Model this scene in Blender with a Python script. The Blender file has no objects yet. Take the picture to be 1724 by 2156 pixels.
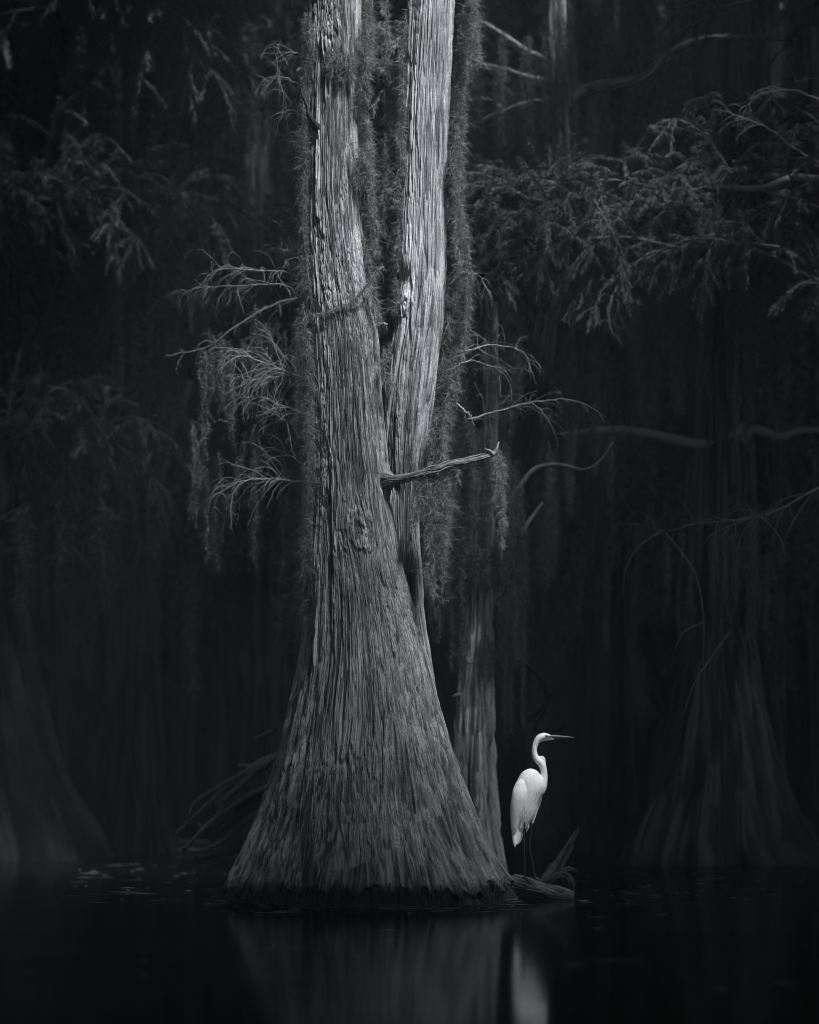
import bpy, math
import numpy as np

SC = bpy.context.scene
COL = SC.collection
F = 4128.0                      # focal length in photo pixels (picture 1724 x 2155)
HZ = 1640.0                     # horizon row
CAMZ = 0.73


def P(px, py, Y):
    return np.array([(px - 862.0) * Y / F, Y, CAMZ + (HZ - py) * Y / F])


def PL(pts, Y):
    """pixel polyline -> world points; an entry may carry its own distance"""
    return np.array([P(p[0], p[1], p[2] if len(p) > 2 else Y) for p in pts])


# ------------------------------------------------------------------ mesh helpers
class MB:
    def __init__(self):
        self.v, self.q, self.t, self.n = [], [], [], 0
        self.tone = []

    def add(self, v, q=None, t=None, tone=None):
        v = np.asarray(v, dtype=np.float64).reshape(-1, 3)
        self.v.append(v)
        self.tone.append(np.full(len(v), 0.5) if tone is None else np.asarray(tone).reshape(-1))
        if q is not None and len(q):
            self.q.append(np.asarray(q).reshape(-1, 4) + self.n)
        if t is not None and len(t):
            self.t.append(np.asarray(t).reshape(-1, 3) + self.n)
        self.n += len(v)

    def build(self, name, mat, parent=None, smooth=True):
        v = np.concatenate(self.v)
        q = np.concatenate(self.q) if self.q else np.zeros((0, 4), int)
        t = np.concatenate(self.t) if self.t else np.zeros((0, 3), int)
        if parent is not None:
            pl = np.array(parent.location)
            if parent.parent is not None:
                pl = pl + np.array(parent.parent.location)
            org = pl
        else:
            org = np.array([(v[:, 0].min() + v[:, 0].max()) / 2, (v[:, 1].min() + v[:, 1].max()) / 2, v[:, 2].min()])
        v = v - org
        me = bpy.data.meshes.new(name)
        me.vertices.add(len(v))
        me.vertices.foreach_set("co", v.astype(np.float32).ravel())
        nl = len(q) * 4 + len(t) * 3
        me.loops.add(nl)
        me.loops.foreach_set("vertex_index", np.concatenate([q.ravel(), t.ravel()]).astype(np.int32))
        me.polygons.add(len(q) + len(t))
        st = np.concatenate([np.arange(len(q)) * 4, len(q) * 4 + np.arange(len(t)) * 3]).astype(np.int32)
        me.polygons.foreach_set("loop_start", st)
        me.polygons.foreach_set("use_smooth", np.full(len(st), smooth))
        me.update(calc_edges=True)
        at = me.attributes.new("tone", 'FLOAT', 'POINT')
        at.data.foreach_set("value", np.concatenate(self.tone).astype(np.float32))
        if mat:
            me.materials.append(mat)
        o = bpy.data.objects.new(name, me)
        COL.objects.link(o)
        if parent is not None:
            o.parent = parent
        else:
            o.location = org
        return o


def thing(name, label, cat, loc, group=None):
    o = bpy.data.objects.new(name, None)
    COL.objects.link(o)
    o.location = loc
    return tag(o, label, cat, group)


def tag(o, label, cat=None, group=None, kind=None):
    o["label"] = label
    if cat:
        o["category"] = cat
    if group:
        o["group"] = group
    if kind:
        o["kind"] = kind
    return o


def resample(pts, n):
    pts = np.asarray(pts, float)
    m = len(pts)
    if m == 2:
        s = np.linspace(0, 1, n)[:, None]
        return pts[0] * (1 - s) + pts[1] * s
    d = np.r_[0, np.cumsum(np.linalg.norm(np.diff(pts[:, :3], axis=0), axis=1))]
    x = np.linspace(0, d[-1], n)
    # Catmull-Rom style tangents (non uniform)
    tg = np.gradient(pts, d, axis=0)
    i = np.clip(np.searchsorted(d, x, side='right') - 1, 0, m - 2)
    h = (d[i + 1] - d[i])[:, None]
    s = ((x - d[i])[:, None]) / h
    return ((2 * s**3 - 3 * s**2 + 1) * pts[i] + (s**3 - 2 * s**2 + s) * h * tg[i]
            + (-2 * s**3 + 3 * s**2) * pts[i + 1] + (s**3 - s**2) * h * tg[i + 1])


def frames(path):
    T = np.gradient(path, axis=0)
    T /= np.linalg.norm(T, axis=1)[:, None] + 1e-12
    ref = np.array([0.0, -1.0, 0.0]) if abs(T[0][1]) < 0.8 else np.array([1.0, 0, 0])
    N = np.zeros_like(T)
    n = ref - T[0] * ref.dot(T[0])
    for k in range(len(T)):
        n = n - T[k] * n.dot(T[k])
        n /= np.linalg.norm(n) + 1e-12
        N[k] = n
    return T, N, np.cross(T, N)


def tube(mb, path, rad, n=6, rough=0.0, rng=None, tone=0.5, cap=True, squash=1.0):
    path = np.asarray(path, float)
    m = len(path)
    rad = np.interp(np.linspace(0, 1, m), np.linspace(0, 1, len(np.atleast_1d(rad))), np.atleast_1d(rad)) if np.ndim(rad) else np.full(m, rad)
    T, N, B = frames(path)
    a = np.arange(n) * 2 * math.pi / n
    rr = rad[:, None] * np.ones((1, n))
    if rough and rng is not None:
        rg = rng.normal(0, 1, (1, n)) * 0.6 + rng.normal(0, 1, (m, n)) * 0.5
        rr = rr * (1 + rough * rg)
    v = path[:, None, :] + (np.cos(a)[None, :, None] * N[:, None, :] + squash * np.sin(a)[None, :, None] * B[:, None, :]) * rr[:, :, None]
    i = np.arange(m - 1)[:, None]
    j = np.arange(n)[None, :]
    jn = (j + 1) % n
    q = np.stack([i * n + j, i * n + jn, (i + 1) * n + jn, (i + 1) * n + j], -1).reshape(-1, 4)
    vv = v.reshape(-1, 3)
    t = []
    if cap:
        vv = np.concatenate([vv, path[:1], path[-1:]])
        c0, c1 = m * n, m * n + 1
        for k in range(n):
            t.append((c0, (k + 1) % n, k))
            t.append((c1, (m - 1) * n + k, (m - 1) * n + (k + 1) % n))
    mb.add(vv, q, t, np.full(len(vv), tone))


def ribbons(mb, P0, D0, L, W, curl, K=3, rng=None, prof=None, tone=None, grav=0.0):
    """M curved tapering ribbons. P0,D0 (M,3); L,W (M,); curl (M,3) bends the direction along the length"""
    M = len(P0)
    if M == 0:
        return
    D0 = D0 / (np.linalg.norm(D0, axis=1)[:, None] + 1e-9)
    side = np.cross(D0, rng.normal(0, 1, (M, 3)))
    side /= np.linalg.norm(side, axis=1)[:, None] + 1e-9
    prof = np.linspace(1, 0.15, K + 1) if prof is None else np.asarray(prof)
    pts = np.zeros((M, K + 1, 3))
    pts[:, 0] = P0
    d = D0.copy()
    for k in range(K):
        pts[:, k + 1] = pts[:, k] + d * (L / K)[:, None]
        d = d + curl / K
        d[:, 2] -= grav / K
        d /= np.linalg.norm(d, axis=1)[:, None] + 1e-9
    off = side[:, None, :] * (W[:, None] * prof[None, :])[:, :, None] * 0.5
    v = np.stack([pts - off, pts + off], 2).reshape(-1, 3)
    b = (np.arange(M) * (K + 1) * 2)[:, None]
    k = np.arange(K)[None, :] * 2
    q = np.stack([b + k, b + k + 1, b + k + 3, b + k + 2], -1).reshape(-1, 4)
    tn = rng.random(M) if tone is None else np.broadcast_to(tone, (M,))
    mb.add(v, q, None, np.repeat(tn, (K + 1) * 2))


def moss(mb, rng, pts, rad, dens=1500, fl=(0.02, 0.075), fw=0.0017, wig=0.012, threads=3):
    """one hanging strand: pts from the top down"""
    L = np.linalg.norm(np.diff(np.asarray(pts), axis=0), axis=1).sum()
    n = max(6, int(L / 0.04))
    path = resample(pts, n)
    w = rng.normal(0, wig, (n, 3))
    w[:, 2] *= 0.2
    path = path + np.cumsum(w, 0) * 0.35 * np.linspace(0, 1, n)[:, None] + w * 0.5
    rads = np.interp(np.linspace(0, 1, n), np.linspace(0, 1, len(np.atleast_1d(rad))), np.atleast_1d(rad))
    kk = max(3, n // 3)
    clump = 0.25 + 1.1 * np.interp(np.arange(n), np.linspace(0, n - 1, kk), rng.random(kk) ** 1.5)
    M = int(0.9 * dens * L)
    s = rng.random(M) * (n - 1)
    i = s.astype(int)
    f = (s - i)[:, None]
    i2 = np.minimum(i + 1, n - 1)
    c = path[i] * (1 - f) + path[i2] * f
    r = rads[i] * clump[i]
    off = rng.normal(0, 1, (M, 3))
    off[:, 2] *= 0.5
    c = c + off * r[:, None] * 0.55
    D = rng.normal(0, 1, (M, 3))
    D[:, 2] -= 0.35
    Ls = rng.uniform(fl[0], fl[1], M)
    lw_ = rng.random(M) < 0.10                      # loose long wisps
    Ls[lw_] *= rng.uniform(1.5, 3.0, lw_.sum())
    D[lw_, 2] -= 1.2
    ribbons(mb, c, D, Ls, np.full(M, fw) * rng.uniform(.7, 1.3, M), rng.normal(0, 1.5, (M, 3)), 4, rng, grav=0.35)
    for _ in range(threads):
        k = max(4, n // 2)
        pp = resample(path, k) + rng.normal(0, 1, (k, 3)) * np.interp(np.linspace(0, 1, k), np.linspace(0, 1, n), rads)[:, None] * 0.5
        tube(mb, resample(pp, k * 3), np.full(3, fw * 0.55), 3, cap=False, tone=rng.random())


# ------------------------------------------------------------------ noise in numpy
def _h(rng, a, b):
    return rng.random((a, b))


def vnoise(U, V, pu, seed):
    rng = np.random.default_rng(seed)
    nv = int(V.max()) + 3
    tb = rng.random((pu, nv))
    iu = np.floor(U).astype(int)
    iv = np.floor(V).astype(int)
    fu = U - iu
    fv = V - iv
    fu = fu * fu * (3 - 2 * fu)
    fv = fv * fv * (3 - 2 * fv)
    a, b = iu % pu, (iu + 1) % pu
    iv = np.clip(iv, 0, nv - 2)
    return (tb[a, iv] * (1 - fu) * (1 - fv) + tb[b, iv] * fu * (1 - fv) + tb[a, iv + 1] * (1 - fu) * fv + tb[b, iv + 1] * fu * fv) * 2 - 1


def vor(U, V, pu, seed):
    rng = np.random.default_rng(seed)
    nv = int(V.max()) + 4
    jx, jy, rid = rng.random((pu, nv)), rng.random((pu, nv)), rng.random((pu, nv))
    iu = np.floor(U).astype(int)
    iv = np.floor(V).astype(int)
    f1 = np.full(U.shape, 9.0)
    f2 = np.full(U.shape, 9.0)
    cid = np.zeros(U.shape)
    dv = np.zeros(U.shape)
    for di in (-1, 0, 1):
        for dj in (-1, 0, 1):
            a = (iu + di) % pu
            b = np.clip(iv + dj, 0, nv - 1)
            dx = iu + di + 0.15 + 0.7 * jx[a, b] - U
            dy = iv + dj + jy[a, b] - V
            d = np.sqrt(dx * dx + (dy * 0.8) ** 2)
            m = d < f1
            f2 = np.where(m, f1, np.minimum(f2, d))
            f1 = np.where(m, d, f1)
            cid = np.where(m, rid[a, b], cid)
            dv = np.where(m, -dy, dv)
    return f1, f2, cid, dv


def sstep(a, b, x):
    t = np.clip((x - a) / (b - a), 0, 1)
    return t * t * (3 - 2 * t)


def bark_fields(u, z, circ, seed, scale=1.0, asp=1.0):
    """u in [0,1), z metres; circ = typical circumference. returns displacement (metres) and tone"""
    wz = z - z.min() + 0.5
    wu = vnoise(u * 7, wz * 1.1, 7, seed) * 0.010 + vnoise(u * 19, wz * 3.2, 19, seed + 1) * 0.0035 + vnoise(u * 60, wz * 9, 60, seed + 2) * 0.0010
    uu = (u + wu) % 1.0
    n1 = max(5, int(round(circ / 0.062 / scale)))
    n2 = max(9, int(round(circ / 0.022 / scale)))
    n3 = max(16, int(round(circ / 0.0105 / scale)))
    a1 = vor(uu * n1, wz / 0.75 / scale / asp, n1, seed + 3)
    a2 = vor(uu * n2, wz / 0.32 / scale / asp, n2, seed + 4)
    a3 = vor(uu * n3, wz / 0.11 / scale / asp, n3, seed + 5)

    def plate(a, cw):
        f1, f2, cid, dv = a
        edge = sstep(0.0, cw, f2 - f1)
        lift = np.clip(0.5 - dv, 0, 1)            # thicker towards the lower end: shaggy flakes
        return edge * (0.45 + 0.55 * cid) + edge * 0.30 * lift * (cid > 0.45)

    d = 0.0095 * plate(a1, 0.13) + 0.0085 * plate(a2, 0.20) + 0.0052 * plate(a3, 0.34)
    # shallow cross cracks breaking the long strips
    cc = vnoise(u * n2, wz * 16 + 3 * a2[2], n2, seed + 9)
    d -= 0.0030 * np.exp(-(cc / 0.10) ** 2) * sstep(-0.1, 0.5, vnoise(u * 8, wz * 1.6, 8, seed + 10))
    d += 0.0012 * vnoise(uu * n3 * 2, wz * 12, n3 * 2, seed + 6)
    d += 0.013 * sstep(0.0, 0.10, a1[1] - a1[0]) * np.clip(0.35 - a1[3], 0, 1) * (a1[2] > 0.80)
    n0 = max(5, int(round(circ / 0.085)))
    fu = vnoise(uu * n0, wz * 0.55, n0, seed + 12)
    d -= 0.020 * np.exp(-(fu / 0.07) ** 2) * sstep(-0.2, 0.4, vnoise(u * 11, wz * 0.7, 11, seed + 13))
    tone = 0.18 * a1[2] + 0.32 * a2[2] + 0.50 * a3[2]
    tone = 0.5 + (tone - 0.5) * 1.55 + 0.14 * vnoise(uu * 6, wz * 0.8, 6, seed + 7) + 0.10 * vnoise(uu * n3 * 2, wz * 6, n3 * 2, seed + 8)
    return d * scale, tone, a1


def bark_trunk(mb, prof, Y, nu, z0, z1, nz, seed, circ_top, circ_base=None, flute=None, knots=(), depth=0.96, dy=None, scale=1.0, amp=1.0, tide=None):
    """prof rows (py, left px, right px) at distance Y; builds a closed bark surface"""
    pr = np.array(prof, float)
    zz = CAMZ + (HZ - pr[:, 0]) * Y / F
    xl = (pr[:, 1] - 862) * Y / F
    xr = (pr[:, 2] - 862) * Y / F
    o = np.argsort(zz)
    zz, xl, xr = zz[o], xl[o], xr[o]
    fine = np.linspace(z0, z1, 400)

    def sm(y):
        y = np.interp(fine, zz, y)
        k = np.hanning(23)
        k /= k.sum()
        return np.convolve(np.pad(y, 11, mode='edge'), k, 'valid')
    zl = np.linspace(z0, z1, nz)
    L = np.interp(zl, fine, sm(xl))
    R = np.interp(zl, fine, sm(xr))
    cx, rx = (L + R) / 2, (R - L) / 2
    tt = np.arange(nu) / nu - 0.5
    u = ((0.75 + tt * (0.6 + 1.6 * tt * tt)) % 1.0)[None, :] + np.zeros((nz, 1))   # denser on the open side
    z = zl[:, None] + np.zeros((1, nu))
    th = 2 * math.pi * u
    uw = u.copy()
    zw = z.copy()
    kd = np.zeros_like(u)
    for (kpx, kpy, ks) in knots:
        kz = CAMZ + (HZ - kpy) * Y / F
        kx = (kpx - 862) * Y / F
        c = np.interp(kz, zl, cx)
        r = np.interp(kz, zl, rx)
        ku = (-math.acos(np.clip((kx - c) / r, -1, 1)) / (2 * math.pi)) % 1.0
        du = ((u - ku + 0.5) % 1.0) - 0.5
        ds = du * 2 * math.pi * r
        dz = z - kz
        e = np.exp(-((ds / (0.075 * ks)) ** 2 + (dz / (0.15 * ks)) ** 2))
        uw = uw - du * 0.80 * e
        zw = zw + e * 0.05 * np.sin(ds / 0.03)
        q = np.sqrt((ds / (0.05 * ks)) ** 2 + (dz / (0.085 * ks)) ** 2)
        q = q * (1 + 0.45 * vnoise(u * 50, z * 14, 50, seed + 33) + 0.25 * vnoise(u * 130, z * 30, 130, seed + 34))
        kd += e * 0.016 + np.exp(-q * q * 0.8) * 0.0045 * np.cos(q * 9.0) + 0.010 * np.exp(-((q - 1.1) / 0.4) ** 2)
        kd -= 0.006 * np.exp(-((ds - .01 * ks) ** 2 / (0.012 * ks) ** 2 + dz ** 2 / (0.03 * ks) ** 2))
    uw = uw % 1.0
    def two_kinds(cc, sd):
        """fibrous long strips in some patches, short broken flakes in others"""
        da, ta, _ = bark_fields(uw, zw, cc, sd, scale, 1.5)
        if not circ_base:
            return da, ta
        db, tb, _ = bark_fields(uw, zw, cc * 0.85, sd + 300, scale * 0.85, 0.6)
        mk = 0.6 * vnoise(u * 7, (z - z0) * 1.3, 7, sd + 400) + 0.4 * vnoise(u * 23, (z - z0) * 3.1, 23, sd + 401) + 0.35 * vnoise(u * 70, (z - z0) * 8, 70, sd + 402)
        mk = sstep(0.02, 0.22, mk)
        return da * (1 - mk) + db * mk, ta * (1 - mk) + tb * mk
    d, tone = two_kinds(circ_top, seed)
    if circ_base:
        d2, t2 = two_kinds(circ_base, seed + 50)
        w = sstep(0, 1, (rx / rx.min() - 1.3) / 1.3)[:, None]
        w = sstep(0.25, 0.75, w + 0.5 * vnoise(u * 9, (z - z0) * 2.0, 9, seed + 77) * (w * (1 - w) * 4))
        d = d * (1 - w) + d2 * w
        tone = tone * (1 - w) + t2 * w
    d = (d - d.mean()) * amp + kd
    if flute:
        nl, fa, fz = flute
        ph = vnoise(u * nl, (z - z0) * 0.55, nl, seed + 90)
        ph2 = vnoise(u * nl * 2, (z - z0) * 0.8, nl * 2, seed + 91)
        fl = (np.abs(ph) ** 0.75 - 0.42) + 0.45 * (np.abs(ph2) ** 0.8 - 0.4)
        d = d + fl * fa * np.exp(-((z - 0.0) / fz)) * 1.0
    if tide:
        rag = tide[0] + tide[1] * (0.6 * vnoise(u * 70, z * 0.0 + 1, 70, seed + 95) + 0.6 * vnoise(u * 190, z * 0 + 1, 190, seed + 96) + .5 * vnoise(u * 12, z * 0 + 1, 12, seed + 97))
        d = d - 0.055 * (1 - sstep(-0.012, 0.010, z - rag))
    ry = rx * depth
    yc = (np.zeros(nz) + Y) if dy is None else Y + np.interp(zl, *dy)
    x = cx[:, None] + (rx[:, None] + d) * np.cos(th)
    y = yc[:, None] + (ry[:, None] + d) * np.sin(th)
    v = np.stack([x, y, z], -1).reshape(-1, 3)
    i = np.arange(nz - 1)[:, None]
    j = np.arange(nu)[None, :]
    jn = (j + 1) % nu
    q = np.stack([i * nu + j, i * nu + jn, (i + 1) * nu + jn, (i + 1) * nu + j], -1).reshape(-1, 4)
    mb.add(v, q, None, tone.ravel())
    top = np.array([[cx[-1], yc[-1], z1 + 0.02]])
    base = (nz - 1) * nu
    mb.add(np.concatenate([v[base:], top]), None, [(k, (k + 1) % nu, nu) for k in range(nu)])
    return zl, cx, rx


def rough_tube(mb, pts, rad, n, m, seed, amp=1.0, scale=0.6, squash=1.0, lump=0.0):
    path = resample(pts, m)
    s = np.r_[0, np.cumsum(np.linalg.norm(np.diff(path, axis=0), axis=1))]
    rad = np.interp(np.linspace(0, 1, m), np.linspace(0, 1, len(rad)), rad)
    u = (np.arange(n) / n)[None, :] + np.zeros((m, 1))
    z = s[:, None] + np.zeros((1, n))
    d, tone, _ = bark_fields(u, z, 2 * math.pi * rad.mean(), seed, scale)
    d = (d - d.mean()) * amp
    if lump:
        d = d + lump * rad[:, None] * (vnoise(u * 4, z * 9, 4, seed + 40) + .5 * vnoise(u * 8, z * 22, 8, seed + 41))
    r = np.maximum(rad[:, None] + d, 0.0005)
    T, Nn, B = frames(path)
    a = 2 * math.pi * u
    v = path[:, None, :] + (np.cos(a)[:, :, None] * Nn[:, None, :] + squash * np.sin(a)[:, :, None] * B[:, None, :]) * r[:, :, None]
    i = np.arange(m - 1)[:, None]
    j = np.arange(n)[None, :]
    jn = (j + 1) % n
    q = np.stack([i * n + j, i * n + jn, (i + 1) * n + jn, (i + 1) * n + j], -1).reshape(-1, 4)
    vv = np.concatenate([v.reshape(-1, 3), v[0].mean(0)[None], v[-1].mean(0)[None]])
    c0 = m * n
    t = [(c0, (k + 1) % n, k) for k in range(n)] + [(c0 + 1, c0 - n + k, c0 - n + (k + 1) % n) for k in range(n)]
    mb.add(vv, q, t, np.r_[tone.ravel(), 0.5, 0.8])


# ------------------------------------------------------------------ materials
def mat(name, col=(0.1, 0.1, 0.1), rough=0.9, spec=0.25):
    m = bpy.data.materials.new(name)
    m.use_nodes = True
    b = m.node_tree.nodes["Principled BSDF"]
    b.inputs["Base Color"].default_value = (*col, 1)
    b.inputs["Roughness"].default_value = rough
    b.inputs["Specular IOR Level"].default_value = spec
    return m, m.node_tree, b


def tone_mat(name, lo, hi, rough=0.92, spec=0.15, wet_shade=None, fibre=False, tint=(0.97, 0.99, 1.03), nscale=6.0, namp=0.35, patch=0.0):
    """colour runs lo..hi with the per-plate tone and a stretched noise; wet = (height, darkening factor)"""
    m, nt, b = mat(name, (lo, lo, lo), rough, spec)
    N, Lk = nt.nodes, nt.links
    at = N.new("ShaderNodeAttribute")
    at.attribute_name = "tone"
    tc = N.new("ShaderNodeTexCoord")
    mp = N.new("ShaderNodeMapping")
    mp.inputs["Scale"].default_value = (1, 1, 0.22)
    Lk.new(tc.outputs["Object"], mp.inputs["Vector"])
    nz = N.new("ShaderNodeTexNoise")
    nz.inputs["Scale"].default_value = nscale
    nz.inputs["Detail"].default_value = 8
    nz.inputs["Roughness"].default_value = 0.65
    Lk.new(mp.outputs[0], nz.inputs["Vector"])
    a = N.new("ShaderNodeMath")
    a.operation = 'SUBTRACT'
    Lk.new(nz.outputs["Fac"], a.inputs[0])
    a.inputs[1].default_value = 0.5
    mu = N.new("ShaderNodeMath")
    mu.operation = 'MULTIPLY_ADD'
    Lk.new(a.outputs[0], mu.inputs[0])
    mu.inputs[1].default_value = namp * 2
    Lk.new(at.outputs["Fac"], mu.inputs[2])
    cr = N.new("ShaderNodeValToRGB")
    e = cr.color_ramp.elements
    e[0].position, e[1].position = 0.12, 0.95
    e[0].color = (lo * tint[0], lo * tint[1], lo * tint[2], 1)
    e[1].color = (hi * tint[0], hi * tint[1], hi * tint[2], 1)
    Lk.new(mu.outputs[0], cr.inputs["Fac"])
    out = cr.outputs["Color"]
    if patch:                                   # lichen bloom, old stains and speckle
        for sc_, lo_, hi_, a0, a1 in ((2.2, 0.35, 0.65, 1 - patch, 1 + patch), (95.0, 0.30, 0.70, 1 - patch * 1.1, 1 + patch * 1.3)):
            np_ = N.new("ShaderNodeTexNoise")
            np_.inputs["Scale"].default_value = sc_
            np_.inputs["Detail"].default_value = 5
            np_.inputs["Roughness"].default_value = 0.65
            Lk.new(tc.outputs["Object"], np_.inputs["Vector"])
            mr = N.new("ShaderNodeMapRange")
            for k_, v_ in (("From Min", lo_), ("From Max", hi_), ("To Min", a0), ("To Max", a1)):
                mr.inputs[k_].default_value = v_
            Lk.new(np_.outputs["Fac"], mr.inputs["Value"])
            mx = N.new("ShaderNodeVectorMath")
            mx.operation = 'SCALE'
            Lk.new(out, mx.inputs[0])
            Lk.new(mr.outputs[0], mx.inputs["Scale"])
            out = mx.outputs[0]
    if wet_shade:
        # flood stain and painted shade: lower bole darkened in its colour, with an uneven edge
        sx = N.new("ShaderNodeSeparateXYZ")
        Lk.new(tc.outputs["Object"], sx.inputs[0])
        for (h0, h1, k, nsc, nam) in wet_shade:
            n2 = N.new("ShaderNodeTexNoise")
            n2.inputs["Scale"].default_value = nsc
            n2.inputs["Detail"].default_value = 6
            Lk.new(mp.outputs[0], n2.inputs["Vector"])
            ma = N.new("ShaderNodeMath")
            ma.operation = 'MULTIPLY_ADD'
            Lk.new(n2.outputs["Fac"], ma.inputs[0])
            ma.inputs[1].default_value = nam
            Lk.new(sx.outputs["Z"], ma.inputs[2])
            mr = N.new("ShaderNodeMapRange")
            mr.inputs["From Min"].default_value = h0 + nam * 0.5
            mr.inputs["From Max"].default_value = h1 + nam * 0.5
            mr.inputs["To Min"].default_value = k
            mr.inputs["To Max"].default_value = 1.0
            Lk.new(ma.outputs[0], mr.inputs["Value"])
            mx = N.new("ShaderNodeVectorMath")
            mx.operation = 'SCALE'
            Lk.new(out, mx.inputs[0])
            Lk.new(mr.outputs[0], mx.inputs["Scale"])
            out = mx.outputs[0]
    Lk.new(out, b.inputs["Base Color"])
    if fibre:
        mp2 = N.new("ShaderNodeMapping")
        mp2.inputs["Scale"].default_value = (1, 1, 0.09)
        Lk.new(tc.outputs["Object"], mp2.inputs["Vector"])
        n3 = N.new("ShaderNodeTexNoise")
        n3.inputs["Scale"].default_value = 150
        n3.inputs["Detail"].default_value = 5
        n3.inputs["Roughness"].default_value = 0.7
        Lk.new(mp2.outputs[0], n3.inputs["Vector"])
        bp = N.new("ShaderNodeBump")
        bp.inputs["Strength"].default_value = 0.55
        bp.inputs["Distance"].default_value = 0.006
        Lk.new(n3.outputs["Fac"], bp.inputs["Height"])
        Lk.new(bp.outputs[0], b.inputs["Normal"])
    return m


M_BARK = tone_mat("weathered_bark", 0.085, 0.45, fibre=True, patch=0.30, wet_shade=[(0.3, 4.4, 0.40, 1.6, 0.9), (0.07, 0.13, 0.22, 9.0, 0.12)])  # tall band paints shade into the flood-stained bole; short band is wet tide line
M_BARK2 = tone_mat("young_bark", 0.12, 0.58, fibre=True, patch=0.25, wet_shade=[(0.05, 0.15, 0.3, 9.0, 0.15)])
M_FARBARK = tone_mat("shaded_bark", 0.025, 0.11, nscale=3.0, wet_shade=[(0.2, 3.0, 0.40, 1.0, 0.8)])  # tall band paints shade into the lower bole, besides its flood stain
M_DEAD = tone_mat("dead_wood", 0.06, 0.26, nscale=20, fibre=True)
M_TWIG = tone_mat("twig_bark", 0.18, 0.42, nscale=20)
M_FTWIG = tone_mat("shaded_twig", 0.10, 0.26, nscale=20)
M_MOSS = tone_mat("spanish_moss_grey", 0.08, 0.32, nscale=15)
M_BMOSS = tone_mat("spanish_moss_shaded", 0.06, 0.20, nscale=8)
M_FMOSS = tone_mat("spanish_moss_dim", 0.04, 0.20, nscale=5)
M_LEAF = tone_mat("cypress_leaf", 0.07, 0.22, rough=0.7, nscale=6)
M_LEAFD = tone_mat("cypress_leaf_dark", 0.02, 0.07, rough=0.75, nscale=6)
M_DRIFT = tone_mat("drowned_wood", 0.02, 0.10, nscale=14, fibre=True)
M_SNAG = tone_mat("snag_bark_shaded_low", 0.14, 0.50, wet_shade=[(3.9, 4.8, 0.07, 1.0, 0.4)])  # dark lower bole is shade painted into the colour
M_CROOK = tone_mat("mossy_limb", 0.04, 0.11, nscale=10)
M_HEAP = tone_mat("shaded_deadwood", 0.006, 0.026, nscale=10)  # deep shade painted into the wood's colour
M_HEAP2 = tone_mat("dark_root", 0.010, 0.045, nscale=16, fibre=True)  # root darker than the log body
M_STUB = tone_mat("dark_stub", 0.015, 0.12, nscale=14, fibre=True)  # stub darker than the bark around it
M_ROOT = tone_mat("wet_rootlet", 0.012, 0.04, rough=0.7, nscale=14)

# ------------------------------------------------------------------ water
def build_water():
    m, nt, b = mat("swamp_water", (0.002, 0.002, 0.0023), 0.10, 0.5)
    b.inputs["IOR"].default_value = 1.25
    N, Lk = nt.nodes, nt.links
    tc = N.new("ShaderNodeTexCoord")
    mp = N.new("ShaderNodeMapping")
    mp.inputs["Scale"].default_value = (0.6, 1.8, 1)
    Lk.new(tc.outputs["Object"], mp.inputs["Vector"])
    n1 = N.new("ShaderNodeTexNoise")
    n1.inputs["Scale"].default_value = 3.0
    n1.inputs["Detail"].default_value = 4
    Lk.new(mp.outputs[0], n1.inputs["Vector"])
    bp = N.new("ShaderNodeBump")
    bp.inputs["Strength"].default_value = 0.05
    bp.inputs["Distance"].default_value = 0.02
    Lk.new(n1.outputs["Fac"], bp.inputs["Height"])
    Lk.new(bp.outputs[0], b.inputs["Normal"])
    df = N.new("ShaderNodeBsdfDiffuse")                 # dark diffuse colour mixed in to dim the reflections
    df.inputs["Color"].default_value = (0.006, 0.006, 0.0065, 1)
    n2 = N.new("ShaderNodeTexNoise")
    n2.inputs["Scale"].default_value = 0.7
    n2.inputs["Detail"].default_value = 6
    Lk.new(mp.outputs[0], n2.inputs["Vector"])
    mr = N.new("ShaderNodeMapRange")
    mr.inputs["From Min"].default_value = 0.3
    mr.inputs["From Max"].default_value = 0.7
    mr.inputs["To Min"].default_value = 0.26
    mr.inputs["To Max"].default_value = 0.46
    Lk.new(n2.outputs["Fac"], mr.inputs["Value"])
    mx = N.new("ShaderNodeMixShader")
    Lk.new(mr.outputs[0], mx.inputs["Fac"])
    Lk.new(b.outputs[0], mx.inputs[1])
    Lk.new(df.outputs[0], mx.inputs[2])
    Lk.new(mx.outputs[0], N["Material Output"].inputs["Surface"])
    mb = MB()
    mb.add([(-120, -60, 0), (120, -60, 0), (120, 120, 0), (-120, 120, 0)], [(0, 1, 2, 3)])
    o = mb.build("water", m)
    tag(o, "still black swamp water mirroring the trunks", kind="structure")


build_water()

# ------------------------------------------------------------------ the big twin trunk
rng = np.random.default_rng(11)
YT = 12.0
LEFT = [(-640, 652, 742), (0, 650, 757), (240, 646, 753), (400, 643, 757), (500, 643, 763), (600, 645, 778), (700, 653, 795), (800, 655, 800),
        (900, 657, 808), (1000, 659, 820), (1100, 657, 832), (1200, 654, 850), (1300, 647, 874), (1400, 633, 901),
        (1500, 610, 926), (1600, 584, 951), (1700, 552, 984), (1800, 515, 1022), (1850, 494, 1046), (1891, 472, 1070), (1960, 450, 1095)]
RIGHT = [(-640, 876, 962), (0, 861, 957), (200, 853, 946), (400, 847, 939), (600, 841, 938), (700, 828, 931), (760, 817, 922), (850, 807, 912),
         (900, 804, 905), (1000, 806, 890), (1100, 812, 880), (1200, 815, 886), (1300, 820, 893), (1400, 822, 909), (1480, 830, 922), (1600, 850, 940), (1750, 880, 970)]
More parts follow.
